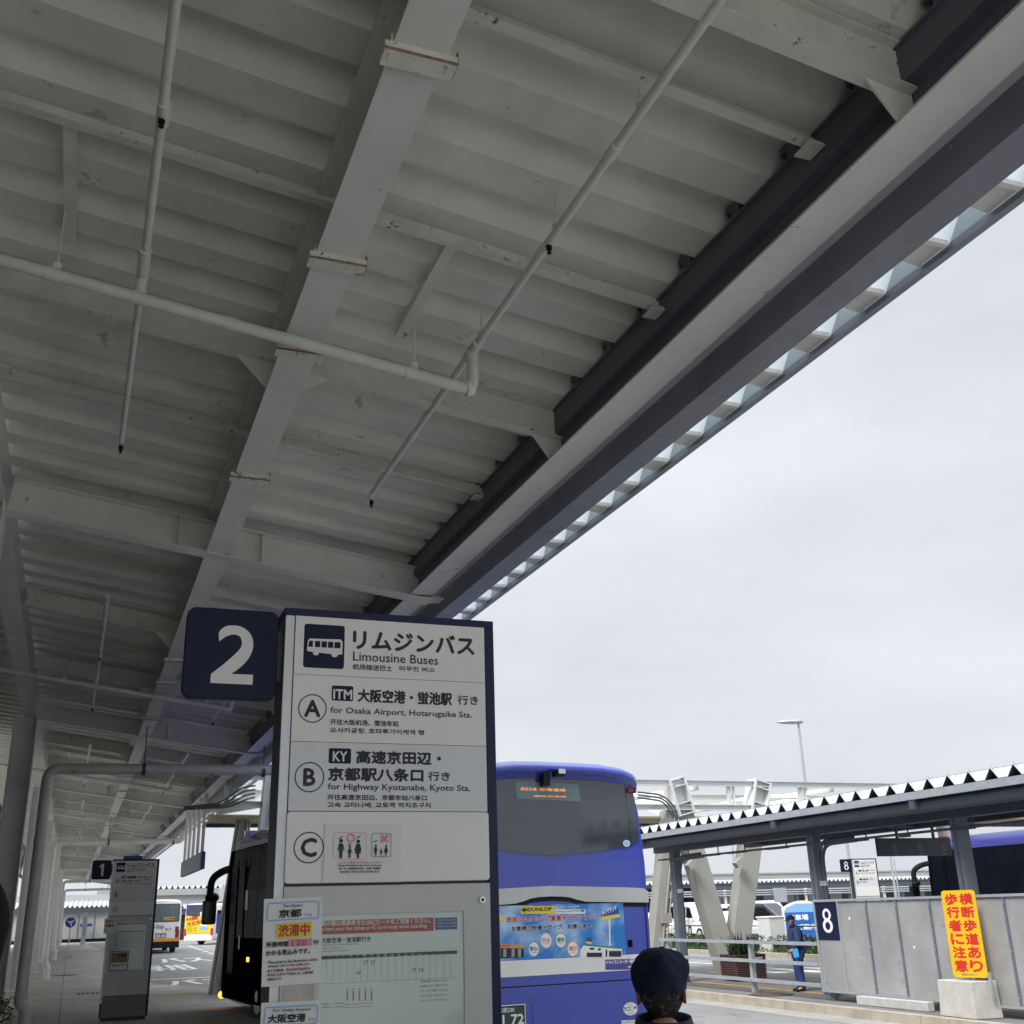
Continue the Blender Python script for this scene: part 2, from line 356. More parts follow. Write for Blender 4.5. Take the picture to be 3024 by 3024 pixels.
    def build(s, name, mats, parent=None, local=False, bevel=0):
        me = bpy.data.meshes.new(name)
        vs = s.v
        if parent is not None and not local:
            key = parent.name; inv = XF[key].inverted(); vs = [inv @ a for a in vs]
        me.from_pydata([tuple(a) for a in vs], [], s.f)
        for mm in (mats if isinstance(mats, (list, tuple)) else [mats]): me.materials.append(mm)
        me.polygons.foreach_set('material_index', s.m); me.polygons.foreach_set('use_smooth', s.smooth); me.update()
        bm = bmesh.new(); bm.from_mesh(me); bmesh.ops.recalc_face_normals(bm, faces=[f for f in bm.faces if f.smooth]); bm.to_mesh(me); bm.free()
        o = bpy.data.objects.new(name, me); COL.objects.link(o)
        if parent is not None: o.parent = parent; XF[o.name] = XF[parent.name]
        if bevel:
            b = o.modifiers.new('bevel', 'BEVEL'); b.width = bevel; b.segments = 2; b.limit_method = 'ANGLE'
        return o
def arc(path, r=.1, n=6):      # round the corners of a polyline
    path = [V(p) for p in path]; o = [path[0]]
    for i in range(1, len(path)-1):
        p = path[i]; a = (path[i-1]-p); b = (path[i+1]-p); q = min(r, a.length*.49, b.length*.49)
        A = p+a.normalized()*q; B = p+b.normalized()*q
        for k in range(n+1):
            t = k/n; o.append(A*(1-t)**2+p*(2*t*(1-t))+B*t*t)
    return o+[path[-1]]
def struct(o): o['kind'] = 'structure'; return o

# ================================================================== ground, pavement, road, markings
def slab(name, poly, z0, z1, m):
    b = MB(); b.prism(poly, Fr((0, 0, 0), (1, 0, 0), (0, 1, 0)), z0, z1); return struct(b.build(name, m))
b = MB(); b.add([(-700, -300, -.15), (900, -300, -.15), (900, 1200, -.15), (-700, 1200, -.15)], [(0, 1, 2, 3)]); struct(b.build('road', ASPH))
PL = [(-9, -28), (3.40, -28), (3.40, 31.3), (2.2, 34.6), (2.05, 80), (1.25, 113), (-9, 113)]
slab('platform_pavement', PL, -.4, 0, PAVE)
KL = [(3.40, -28), (3.55, -28), (3.55, 31.36), (2.34, 34.7), (2.19, 80), (1.39, 113), (1.25, 113), (2.05, 80), (2.2, 34.6), (3.40, 31.3)]
slab('platform_kerb', KL, -.4, .004, KERB)
for i, (x0, x1, y0, y1) in enumerate([(2.0, 3.2, 29.0, 29.9), (2.2, 2.6, 20.6, 21.5)]):
    b = MB(); b.box((x0, y0, -.02), (x1, y1, .006)); struct(b.build('tactile_paving', TACT))
# island for stop 8
slab('island_pavement', [(12.25, 4), (17.2, 4), (17.2, 25.4), (12.25, 25.4)], -.4, -.004, ISL)
slab('far_pavement', [(23.45, 20), (200, 20), (200, 160), (23.45, 160)], -.4, -.02, ASPH)
b = MB()
y = 4.0
while y < 25:
    L = 1.18 if int(y*10) % 7 else .6
    b.box((12.08, y, -.4), (12.25, y+L-.012, 0)); y += L
struct(b.build('island_kerb', KERB))
b = MB(); b.box((23.2, 20, -.4), (23.45, 90, 0)); struct(b.build('far_kerb', KERB))
b = MB(); b.box((13.55, 4, -.01), (13.67, 25.3, .002)); struct(b.build('yellow_line', YLINE))
b = MB(); b.box((11.5, 4, -.16), (12.08, 26, -.142)); struct(b.build('gutter_strip', mat('gutter_concrete', (.31, .30, .28), .9, var=.2, scale=1.5)))
# road paint
b = MB()
for k in range(9): b.box((17.2+k*.95, 26.2, -.16), (17.65+k*.95, 29.6, -.146))
struct(b.build('crosswalk_marking', WHITEM))
b = MB()
for k in range(20): b.box((19.6, 30+k*3.4, -.16), (19.72, 31.9+k*3.4, -.146))
for k in range(12): b.box((6.6+k*.16, 42+k*4.2, -.16), (6.75+k*.16, 44.2+k*4.2, -.146))
b.box((2.6, 40.2, -.16), (9, 40.5, -.146))
struct(b.build('lane_marking', WHITEM))
b = MB()
f = Fr((0, 0, -.145), (1, 0, 0), (0, 1, 0))
b.text('バス', f, 3.0, 36.2, 1.9, 3.0, 0, 0, .05); b.text('バス', f, 4.2, 56, 2.2, 6, 0, 0, .06)
b.text('専用', f, 2.8, 47, 2.0, 6, 0, 0, .06)
struct(b.build('road_lettering', WHITEM))
b = MB(); b.flat(circ(.05, 43, .45), f, .147); struct(b.build('manhole_cover', DARKW))
b = MB(); b.flat(circ(12.75, 19.6, .42), f, .152); struct(b.build('manhole_cover', mat('rusty_iron', (.10, .07, .05), .8, var=.3)))
b = MB()
for k in range(6): b.box((.35+k*.11, 31.2, -.02), (.42+k*.11, 31.9, .005))
struct(b.build('drain_grating', DARKW))

# ================================================================== canopy
SL = -.14
def zr(X, z1): return z1+SL*(X-1)
G0, GP, KMAX = 10.53, 11.85, 9
can = thing('platform_canopy', 'long grey painted steel canopy with ribbed roof over the bus platform', 'canopy', (0, 10, 0))
PER, PH = .5286, 5.40
def deck_profile(y0, y1):
    pts = []; k = math.floor((y0-PH)/PER)
    while True:
        a = PH+k*PER
        for dy, dz in ((.05, 0), (.29, 0), (.345, .12), (.475, .12)):
            y = a+dy
            if y0 <= y <= y1: pts.append((y, dz))
        if a > y1: return pts
        k += 1
def deck(x0, x1, prof, z1, t=.006):
    b = MB(); n = len(prof); fl = [(x, y, zr(x, z1)+dz+dd) for dd in (0, t) for x in (x0, x1) for y, dz in prof]
    fs = []
    for i in range(n-1):
        fs += [(i, i+1, n+i+1, n+i), (2*n+i, 3*n+i, 3*n+i+1, 2*n+i+1), (n+i, n+i+1, 3*n+i+1, 3*n+i), (i, 2*n+i, 2*n+i+1, i+1)]
    b.add(fl, fs); return b
deck(-1.12, 3.23, deck_profile(-6, 112), 5.432).build('roof_deck', DECK, can)
deck(-4.2, -1.17, deck_profile(-6, 112), 5.432).build('roof_deck', DECK, can)
YA, YB = -6, 112
b = MB(); b.ibeam((1.003, YA, 5.0), (1.003, YB, 5.0), .232, .42, .014); b.build('central_beam', STEEL, can)
b = MB(); b.ibeam((-1.05, YA, 5.30), (-1.05, YB, 5.30), .24, .40, .014); b.build('rear_beam', STEEL, can)
b = MB()
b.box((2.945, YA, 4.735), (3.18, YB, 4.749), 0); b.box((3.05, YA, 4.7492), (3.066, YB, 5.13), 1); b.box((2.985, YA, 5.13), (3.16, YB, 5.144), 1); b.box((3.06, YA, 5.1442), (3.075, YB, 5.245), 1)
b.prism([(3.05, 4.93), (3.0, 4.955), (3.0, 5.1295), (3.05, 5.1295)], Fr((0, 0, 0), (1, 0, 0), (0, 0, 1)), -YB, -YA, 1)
yy = math.floor((-8-PH)/PER)*PER+PH
while yy < 50:
    b.box((2.99, yy+.34, 5.1443), (3.04, yy+.42, 5.235), 1); b.box((2.99, yy+.42, 5.20), (3.05, yy+.47, 5.245), 1); yy += PER
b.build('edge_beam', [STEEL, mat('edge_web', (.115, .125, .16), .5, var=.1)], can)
b = MB(); b.box((3.192, YA, 4.765), (3.268, YB, 4.775)); b.box((3.258, YA, 4.7752), (3.268, YB, 4.86)); b.build('edge_ledge', EDGE2, can)
b = MB(); b.box((3.31, YA, 4.60), (3.51, YB, 4.608)); b.box((3.31, YA, 4.6082), (3.318, YB, 4.84)); b.box((3.502, YA, 4.6082), (3.51, YB, 4.90)); 
y = -6.0
while y < 100:
    b.box((3.3092, y, 4.5985), (3.5108, y+.012, 4.62)); b.tube([(3.3, y+1.1, 4.77), (3.31, y+1.1, 4.77)], .014, 8); b.tube([(3.3, y+3.0, 4.77), (3.31, y+3.0, 4.77)], .014, 8); y += 3.95
b.build('gutter', EDGE, can)
# the folded eave beyond the gutter: cream pans, translucent webs
b = MB(); prof = deck_profile(-6, 70); n = len(prof)
for i in range(n-1):
    (ya, za), (yb, zb) = prof[i], prof[i+1]
    mi = 0 if max(za, zb) < .01 else 1
    x0, x1 = 3.2, 4.116
    b.add([(x0, ya, zr(x0, 5.432)+za), (x0, yb, zr(x0, 5.432)+zb), (x1, yb, zr(x1, 5.432)+zb), (x1, ya, zr(x1, 5.432)+za)], [(0, 1, 2, 3)], mi)
    if mi == 0 and yb-ya > .1:
        b.box((3.3, ya+.01, zr(3.3, 5.432)-.030), (3.34, yb-.01, zr(3.3, 5.432)-.006), 0)
        b.box((3.95, ya-.015, 4.975), (4.10, ya+.02, 5.005), 0)
        for yy in (ya+.05, yb-.05): b.ball((3.9, yy, zr(3.9, 5.432)-.012), .013, 2, 6, 4)
b.build('eave_sheet', [CREAM, EAVEB, GALV], can)
b = MB(); b.box((4.118, YA, 4.955), (4.165, 70, 5.0)); b.box((4.1175, YA, 5.0005), (4.121, 70, 5.135), 1); b.build('eave_trim', [EDGE, EAVEB], can)
# cross girders, columns, purlins, clamps, gussets
for k in range(-1, KMAX):
    gy = G0+GP*k
    b = MB()
    b.ibeam((-.93, gy, zr(-.93, 4.985)), (3.17, gy, zr(3.17, 4.985)), .20, .325, .013)
    b.box((1.42, gy-.095, 4.95), (1.432, gy-.006, 5.235)); b.box((.62, gy-.095, 5.06), (.632, gy-.006, 5.34))
    b.bar((-.95, gy, 5.32), (-1.3, gy, 5.36), .16, .03)
    b.build('cross_girder', STEEL, can)
    b = MB(); b.box((3.07, gy-.09, 4.70), (3.30, gy+.09, 4.716)); b.box((3.10, gy-.006, 4.716), (3.28, gy+.006, 4.79)); b.build('gutter_bracket', STEEL, can)
    if k >= 0:
        b = MB(); cx = -1.13
        b.box((cx-.2, gy-.012, 0), (cx+.2, gy+.012, 5.3)); b.box((cx-.2, gy-.19, 0), (cx-.186, gy+.19, 5.3)); b.box((cx+.186, gy-.19, 0), (cx+.2, gy+.19, 5.3)); b.box((cx-.3, gy-.28, 0), (cx+.3, gy+.28, .03))
        b.build('column', STEEL, can)
    for off, big in ((-3.78, 1), (-7.62, 1), (-2.19, 0), (-5.46, 0), (-7.05, 0), (-9.7, 0)):
        py = gy+off
        if k > 6 and not big: continue
        b = MB()
        if big: b.ibeam((-.93, py, zr(-.93, 5.19)), (3.04, py, zr(3.04, 5.19)), .10, .235, .010)
        else:
            b.bar((-.93, py, zr(-.93, 5.335)), (3.04, py, zr(3.04, 5.335)), .065, .008); b.bar((-.93, py+.028, zr(-.93, 5.383)), (3.04, py+.028, zr(3.04, 5.383)), .008, .088)
        b.build('purlin', PURL, can)
        if k < 5:
            b = MB()
            if big:
                g = Fr((0, py+.012, 0), (1, 0, 0), (0, 0, 1))
                b.prism([(2.72, zr(2.72, 5.205)), (2.80, zr(2.8, 5.205)-.0), (2.95, 4.7505), (3.05, 4.7505), (3.05, 5.10), (2.72, 5.14)], g, 0, .012)
                for (bx_, bz_) in ((2.80, 5.03), (2.86, 5.035), (2.80, 4.96), (2.86, 4.965)): b.ball((bx_, py+.010, bz_), .014, 0, 8, 5)
                b.build('gusset', STEEL, can); b = MB(); b.prism([(1.01, 5.016), (1.12, 5.016), (1.32, zr(1.32, 5.20)), (1.32, 5.34), (1.01, 5.39)], g, 0, .011)
                b.build('gusset', STEEL, can); b = MB(); b.prism([(.99, 5.016), (.88, 5.016), (.66, zr(.66, 5.20)), (.66, 5.43), (.99, 5.40)], g, 0, .011)
                b.build('gusset', STEEL, can)
            else:
                b.box((2.90, py-.06, 5.02), (2.99, py+.06, 5.03)); b.build('gusset', STEEL, can)
        if k < 5 and off in (-2.19, -5.46, -7.05, -3.78):
            b = MB(); yc = py+(-.62 if big else 0)
            b.box((.850, yc-.05, 4.955), (1.160, yc+.05, 4.9995)); b.box((.849, yc-.0535, 4.953), (1.161, yc-.0503, 4.966), 1); b.box((.852, yc+.0503, 4.956), (1.158, yc+.0525, 4.968), 1); b.box((1.1603, yc-.05, 4.956), (1.1635, yc+.05, 5.03), 1) 
            for sx in (.872, 1.118): b.box((sx, yc-.035, 4.952), (sx+.02, yc+.02, 4.966)); b.box((sx+.002, yc-.05, 5.0), (sx+.012, yc+.05, 5.04))
            b.build('beam_clamp', [RUSTY, mat('rust_edge', (.30, .19, .11), .85, var=.5, scale=14)], can)
    if k < 4:
        for bx, bz in ((1.685, 5.27), (-.404, 5.56)):
            b = MB(); y0, y1 = gy-5.40, gy-4.26
            b.box((bx-.035, y0, bz), (bx+.035, y1, bz+.007)); b.box((bx-.035, y0, bz+.0072), (bx-.028, y1, bz+.065)); b.build('brace_angle', PURL, can)
# lattice frame and dark soffit of the terminal behind the columns
lat = thing('lattice_truss', 'dark lattice truss behind the canopy columns at the left edge', 'truss', (-2.4, 20, 0))
for nm, zz in (('top_chord', 5.0), ('bottom_chord', 3.75)):
    b = MB(); b.bar((-2.3, 12, zz), (-2.3, 90, zz), .09, .09); b.build(nm, DARKST, lat)
for k in range(26):
    b = MB(); b.bar((-2.3, 12+k*3, 3.8), (-2.3, 13.5+k*3, 4.95), .05, .05); b.bar((-2.3, 13.5+k*3, 4.95), (-2.3, 15+k*3, 3.8), .05, .05); b.build('brace', GALVD, lat)
ter = thing('terminal_front', 'dark terminal ground floor front with brown wall panels behind the columns', 'building', (-3.3, 20, 0))
b = MB(); b.box((-3.4, -3.5, 0), (-3.2, 27, 7.2)); b.build('wall', DARKW, ter)  # wall out of view, brought close to darken the canopy's left side
b = MB(); b.box((-6.39, -3.5, 6.2), (-4.1, 100, 6.4)); b.build('roof_slab', DARKW, ter)
b = MB(); b.box((-3.19, 18, .01), (-3.1, 27, 2.9)); b.build('brown_panel', BRICK, ter)
b = MB(); b.box((-6.39, 27.1, 3.4), (-4.25, 100, 3.6)); b.box((-6.39, 27.1, 5.6), (-4.25, 100, 6.0)); b.build('ledge', DARKW, ter)

# ================================================================== sprinkler pipework, one set per bay
spr = thing('sprinkler_pipework', 'white sprinkler pipework hanging in the nearest canopy bay above the big sign', 'pipework', (1, 5.9, 4.9), 'sprinkler pipework under the canopy')
def pz(X): return zr(X, 4.915)
MY = 5.90
b = MB(); b.tube(arc([(-2.6, MY, pz(-2.6)), (2.07, MY, pz(2.07)), (2.07, MY+.0, 5.05)], .08), .037, 14)
for x in (-.45, .02, .55, 1.66): b.tube([(x-.035, MY, pz(x-.035)), (x+.035, MY, pz(x+.035))], .043, 14)
b.tube([(2.02, MY, pz(2.02)), (2.07, MY, pz(2.07)+.02)], .05, 12)
b.build('main_pipe', PIPE, spr)
b = MB(); b.tube([(2.07, 1.2, 5.05), (2.07, 8.5, 5.05)], .025, 12)
b.tube([(2.07, 5.78, 5.05), (2.07, 6.02, 5.05)], .036, 12); b.tube(arc([(2.07, 8.5, 5.05), (2.07, 8.585, 5.05), (2.07, 8.585, 5.0)], .05), .025, 12)
for yy in (3.82, 4.70, 7.3): b.tube([(2.07, yy-.05, 5.05), (2.07, yy+.05, 5.05)], .031, 12)
b.build('branch_pipe', PIPE, spr)
b = MB(); b.tube([(.045, 1.2, 5.2), (.03, 5.75, 5.2)], .025, 12); b.tube([(.028, 5.6, 5.2), (.028, MY, 5.2), ], .036, 12); b.tube([(.028, MY, 5.215), (.028, MY, pz(.03))], .034, 12)
b.tube([(.028, MY, 5.2), (.012, 8.33, 5.2)], .022, 12); b.tube([(.012, 8.33, 5.2), (.012, 8.33, 5.14)], .022, 12); b.tube([(.04, 4.35, 5.2), (.04, 4.5, 5.2)], .032, 12)
b.build('branch_pipe', PIPE, spr)
for hx, hy, hz in ((2.07, 4.62, 5.05), (2.07, 8.585, 5.0), (.035, 4.44, 5.2), (.012, 8.33, 5.14)):
    b = MB(); b.tube([(hx, hy, hz-.01), (hx, hy, hz-.045)], .017, 10); b.tube([(hx, hy, hz-.045), (hx, hy, hz-.066)], .009, 8); b.tube([(hx, hy, hz-.064), (hx, hy, hz-.068)], .014, 10); b.build('sprinkler_head', BLACK, spr)
for hx, hy, hz, top in ((2.07, 5.72, 5.05, 5.24), (2.07, 4.5, 5.05, 5.27), (2.07, 3.52, 5.05, 5.18), (2.07, 8.32, 5.05, 5.18), (1.68, MY, pz(1.68)+.03, 5.24), (-.43, MY, pz(-.43)+.03, 5.55)):
    b = MB(); b.tube([(hx, hy, hz), (hx, hy, top)], .006, 6); b.tube([(hx, hy-.014, hz+.03), (hx, hy+.014, hz+.03)], .024, 10); b.build('pipe_hanger', PIPE, spr)
for k in range(1, 6):
    dup(spr, (1, 5.9+GP*k, 4.9), ['', 'white sprinkler pipework in the second canopy bay, just above the number 2 plate', 'white sprinkler pipework in the third canopy bay, beside the elbow of the near drain pipe',
        'white sprinkler pipework in the fourth canopy bay from the camera', 'white sprinkler pipework in the fifth canopy bay from the camera', 'farthest white sprinkler pipework above the small number 1 sign'][k])

# ================================================================== drain pipes
def drain(y, r, label, zt=4.2, xe=3.4):
    t = thing('drain_pipe', label, 'drain pipe', (-.6, y, 0), 'white drain pipes beside the canopy columns')
    b = MB(); b.tube(arc([(-.62, y, .50), (-.60, y, zt), (xe, y, zt+.04), (xe, y, 4.62)], .22, 8), r, 18)
    for zz in (1.55, 3.0): b.tube([(-.612, y, zz-.02), (-.612, y, zz+.02)], r+.006, 18)
    b.build('pipe', DRAIN, t)
    b = MB(); b.tube(arc([(-.62, y, .56), (-.62, y, .46), (-.52, y, .36), (-.52, y, 0)], .08), r*1.03, 18); b.tube([(-.62, y, .50), (-.62, y, .56)], r*1.16, 18); b.build('pipe_shoe', DRAIN, t)
    for x in (.98, 3.1):
        b = MB(); b.tube([(x, y, zt), (x, y, zr(x, 4.98))], .010, 6); b.tube([(x-.03, y, zt+.01), (x+.03, y, zt+.01)], r+.008, 18); b.build('pipe_hanger', DARKST, t)
for y, r, l in ((21.0, .095, 'nearest white drain pipe with elbow, left of the small number 1 sign'), (41.0, .095, 'second white drain pipe along the left columns'), (62, .095, 'third white drain pipe along the left columns'),
                (80, .095, 'fourth white drain pipe along the left columns'), (101, .095, 'farthest white drain pipe along the left columns')): drain(y, r, l)
# hanging queue sign with five hanger rods
t = thing('hanging_sign', 'dark navy hanging sign on five thin rods from the canopy edge', 'hanging sign', (3.0, 32.5, 2.85))
b = MB(); b.box((2.95, 29.7, 2.85), (3.05, 35.4, 3.27)); b.build('sign_box', SFRAME, t, bevel=.008)
b = MB(); b.box((2.944, 29.95, 2.87), (2.9495, 35.35, 3.25)); b.build('sign_face', mat('hanging_face', (.03, .028, .04), .35, var=.1), t)
b = MB(); b.box((2.96, 29.69, 2.86), (3.04, 29.699, 3.26)); b.build('end_plate', BLUE, t)
for k in range(5):
    b = MB(); yy = 30.1+k*1.22; b.tube([(3.0, yy, 3.27), (3.0, yy, 4.735)], .045, 10); b.tube([(3.0, yy, 4.6), (3.0, yy, 4.735)], .075, 10); b.build('hanger_rod', PIPE, t)

# ================================================================== bus stop signs
SX, SY = .645, 4.0
def c1(u, v): p = at(540+u*.4969, 1770+v*.4969, Y=SY); return p.x-SX, p.z
def c2(u, v): p = at(750+u*.3882, 2380+v*.3882, Y=SY); return p.x-SX, p.z
def T(mb, cc, fr, s, ul, vb, ur, vt, d, mi=0, bold=0, off=0):
    a, z = cc(ul, vb); a2, _ = cc(ur, vb); _, z2 = cc(ul, vt); mb.text(s, fr, a, z, a2-a, z2-z, d, mi, bold, off)
def bus_icon(fr, d, a0, z0, a1, z1):      # navy square and white bus
    w_, h_ = a1-a0, z1-z0
    q = MB(); q.flat(rrect(a0, z0, a1, z1, w_*.07), fr, d, 0)
    U = lambda x, y: (a0+w_*x, z0+h_*y)
    body = [(.08, .40), (.10, .62), (.15, .66), (.90, .68), (.95, .63), (.95, .34), (.84, .32), (.82, .28), (.76, .26), (.70, .28), (.68, .33), (.38, .35), (.36, .30), (.30, .28), (.24, .30), (.22, .36), (.09, .37)]
    q.flat([U(*p) for p in body], fr, d+.0006, 1)
    for x0, x1 in ((.13, .22), (.27, .40), (.43, .56), (.59, .72), (.75, .90)):
        q.flat([U(x0-.02*(x0 < .2), .47), U(x1, .475), U(x1, .615), U(x0, .61)], fr, d+.0012, 0)
    return q.build('pictogram', [NAVY, WHITE], cur)
HEAD = [("リムジンバス", 1012, 292, 1728, 183, .003), ("Limousine Buses", 1010, 365, 1515, 312, .0005), ("机场接送巴士", 1008, 418, 1242, 385, .0006), ("리무진 버스", 1285, 425, 1495, 397, .0006)]
AB = ("大阪空港・蛍池駅", 1040, 610, 1595, 535, .0022), ("行き", 1632, 625, 1752, 572, .0010), ("for Osaka Airport, Hotarugaike Sta.", 876, 686, 1715, 640, .0005), ("开往大阪机场、萤池车站", 875, 745, 1280, 712, .0006), ("오사카공항, 호타루가이케역 행", 873, 793, 1430, 762, .0006)
BB = ("高速京田辺・", 1030, 974, 1530, 900, .0024), ("京都駅八条口", 863, 1076, 1425, 1000, .0024), ("行き", 1457, 1078, 1585, 1025, .0010), ("for Highway Kyotanabe, Kyoto Sta.", 860, 1142, 1705, 1094, .0005), ("开往高速京田边、京都车站八条口", 858, 1192, 1448, 1160, .0006), ("고속 교타나베, 교토역 하지조구치", 857, 1238, 1470, 1206, .0006)
W_, H_, D_ = .822, 2.742, .17
def circle_letter(q, fr, ch, a, z, r, hgt, d):
    q.ring(a, z, r*.92, r, fr, d, 0); wd = hgt*glyphs(ch)[2]; q.text(ch, fr, a-wd/2, z-hgt/2, wd, hgt, d, 0, hgt*.045)
def sign_shell(x0, y0, num, label, depth_low=.85):
    global cur
    t = thing('bus_stop_sign', label, 'bus stop sign', (x0+.41, y0+.08, 0), 'limousine bus stop signs'); cur = t
    fr = Fr((x0, y0, 0))
    q = MB(); q.box((x0, y0+.012, .06), (x0+W_, y0+D_, H_-.03)); q.box((x0+.03, y0+.03, 0), (x0+W_-.03, y0+D_-.02, .06)); q.build('cabinet', SSIDE, t)
    q = MB(); q.box((x0-.004, y0-.004, H_-.028), (x0+W_+.004, y0+D_+.004, H_)); q.box((x0+W_-.034, y0-.004, .06), (x0+W_+.004, y0+D_, H_-.0281)); q.build('frame', SFRAME, t, bevel=.003)
    q = MB(); q.box((x0+.002, y0, .3), (x0+.034, y0+.0119, H_-.029)); q.build('side_strip', STRIP, t)
    a0, a1 = .038, W_-.036
    for nm, z0, z1, m, d in (('header_panel', 2.492, 2.713, SWHITE, .004), ('route_panel', 2.247, 2.490, SWHITE, .004), ('route_panel', 2.003, 2.245, SGREY, .004)):
        q = MB(); q.prism([(a0, z0), (a1, z0), (a1, z1), (a0, z1)], fr, -.010, d); q.build(nm, m, t)
    q = MB(); q.prism(rrect(a0-.004, 1.758, a1+.002, 2.0, .012), fr, -.010, .012); q.build('route_panel', SWHITE, t, bevel=.003)
    # door with window
    gz0, gz1, ga0, ga1 = .84, 1.654, .165, .686
    q = MB(); dz0, dz1 = .42, 1.748
    for (p0, p1, z0, z1) in ((a0-.003, ga0, dz0, dz1), (ga1, a1+.002, dz0, dz1), (ga0, ga1, gz1, dz1), (ga0, ga1, dz0, gz0)): q.prism([(p0, z0), (p1, z0), (p1, z1), (p0, z1)], fr, -.010, .010)
    q.build('door_frame', SBODY, t)
    q = MB(); q.prism([(ga0+.001, gz0), (ga1-.001, gz0), (ga1-.001, gz1), (ga0+.001, gz1)], fr, -.009, .0005); q.build('timetable_board', PAPERG, t)
    q = MB(); q.tube([fr.p(a1-.03, 1.69, .010), fr.p(a1-.03, 1.69, .019)], .011, 16, 0); q.tube([fr.p(a1-.03, 1.69, .019), fr.p(a1-.03, 1.69, .0195)], .006, 12, 1); q.build('door_lock', [CHROME, BLACK], t)
    q = MB(); q.prism([(a0-.003, .062), (a1, .062), (a1, .412), (a0-.003, .412)], fr, -.010, .006); q.build('lower_panel', mat('lower_panel', (.17, .17, .175), .45, var=.08), t)
    # number plate
    pa0, pa1, pz0, pz1 = -.352, -.018, 2.398, 2.732
    q = MB(); q.prism(rrect(pa0, pz0, pa1, pz1, .035), fr, -.075, -.035); pl = q.build('number_plate', NAVY, t, bevel=.003)
    q = MB(); hh = .218; wd = {'2': .150, '1': .105, '8': .150}[num]; q.numeral(num, fr, (pa0+pa1)/2-wd/2+.006, (pz0+pz1)/2-hh/2-.004, wd, hh, -.0335); q.build('numeral', WHITE, pl)
    q = MB(); q.box((x0-.0175, y0+.04, 2.47), (x0, y0+.07, 2.66)); q.build('bracket', SSIDE, t)
    return t, fr
def header(t, fr):
    q = MB()
    for s, ul, vb, ur, vt, bd in HEAD: T(q, c1, fr, s, ul, vb, ur, vt, .0045, 0, bd)
    q.build('header_lettering', INK, t)
    a0, z0 = c1(712, 405); a1, z1 = c1(962, 160); bus_icon(fr, .0045, a0, z0, a1, z1)
t2, fr = sign_shell(SX, SY, '2', 'big limousine bus sign with number 2 plate in the foreground'); cur = t2
header(t2, fr)
q = MB()
for s, ul, vb, ur, vt, bd in AB+BB: T(q, c1, fr, s, ul, vb, ur, vt, .0045, 0, bd)
a, z = c1(769, 649); circle_letter(q, fr, 'A', a, z, .0525, .058, .0045)
a, z = c1(751, 1057); circle_letter(q, fr, 'B', a, z, .0535, .058, .0045)
a, z = c2(412, 318); circle_letter(q, fr, 'C', a, z, .0535, .060, .0125)
q.build('route_lettering', INK, t2)
for (u0, v0, u1, v1, s, tu0, tv0, tu1, tv1) in ((882, 602, 1012, 518, 'ITM', 893, 592, 1002, 536), (864, 975, 999, 888, 'KY', 890, 962, 973, 905)):
    q = MB(); a0, z0 = c1(u0, v0); a1, z1 = c1(u1, v1); q.flat(rrect(a0, z0, a1, z1, .006), fr, .0045, 0); T(q, c1, fr, s, tu0, tv0, tu1, tv1, .005, 1, .0012); q.build('route_badge', [NAVY, WHITE], t2)
# timetable print behind the pane
q = MB(); D = .0009
def QR(u0, v0, u1, v1, mi, d=D, sk=0):
    a0, z0 = c2(u0, v0); a1, z1 = c2(u1, v1+0); a2, z2 = c2(u1, v0); a3, z3 = c2(u0, v1); q.flat([(a0, (z0+z2)/2), (a2, (z0+z2)/2), (a1, (z1+z3)/2), (a3, (z1+z3)/2)], fr, d, mi)
QR(460, 965, 1366, 862, 1); QR(1377, 940, 1545, 850, 2)
T(q, c2, fr, "乗車の際は乗車券またはICカードをご用意ください。", 470, 918, 1340, 878, D+.0004, 3, .0006); T(q, c2, fr, "Please have your bus ticket or IC card ready when boarding.", 440, 962, 1318, 925, D+.0004, 3, .0005)
for i in range(3): T(q, c2, fr, "小児運賃は小学生以上12歳未満", 1385, 878+i*24, 1538, 862+i*24, D+.0004, 3)
T(q, c2, fr, "ITM 大阪空港・蛍池駅行き", 440, 1048, 885, 1008, D, 0, .0006); T(q, c2, fr, "for Osaka Airport, Hotarugaike Sta", 470, 1070, 795, 1054, D, 0)
T(q, c2, fr, "开往大阪机场、萤池车站", 470, 1092, 660, 1080, D, 0); T(q, c2, fr, "오사카공항 호타루가이케 역 행", 470, 1116, 710, 1102, D, 0)
QR(430, 1148, 1545, 1122, 0)
for i, h in enumerate(['5', '6', '7', '8', '9', '10', '11', '12', '13', '14', '15', '16', '17', '18', '19', '20', '21', '22', '23']):
    u = 578+i*52.3; T(q, c2, fr, h, u-(9 if len(h) > 1 else 5), 1145, u+(11 if len(h) > 1 else 5), 1126, D+.0004, 3, .0003)
    a0, z0 = c2(u-26, 1150); a1, z1 = c2(u-24, 1330); q.flat([(a0, z0), (a0+.0008, z0), (a0+.0008, z1), (a0, z1)], fr, D, 4)
QR(430, 1331, 1545, 1329, 4)
for s, u, v in (('47', 777, 1285), ('27', 833, 1205), ('27', 886, 1205), ('37', 1200, 1262), ('54', 1254, 1262)): T(q, c2, fr, s, u, v, u+34, v-28, D, 0, .0002)
for i in range(5):
    u = 700+i*46; QR(u, 1490, u+18, 1385, 3, D+.0001); T(q, c2, fr, '停留所名', u+2, 1400, u+16, 1388, D+.0003, 0)
    for k in range(6): QR(u+4, 1410+k*12, u+14, 1418+k*12, 0, D+.0003)
QR(690, 1508, 905, 1505, 0); QR(690, 1530, 905, 1527, 1)
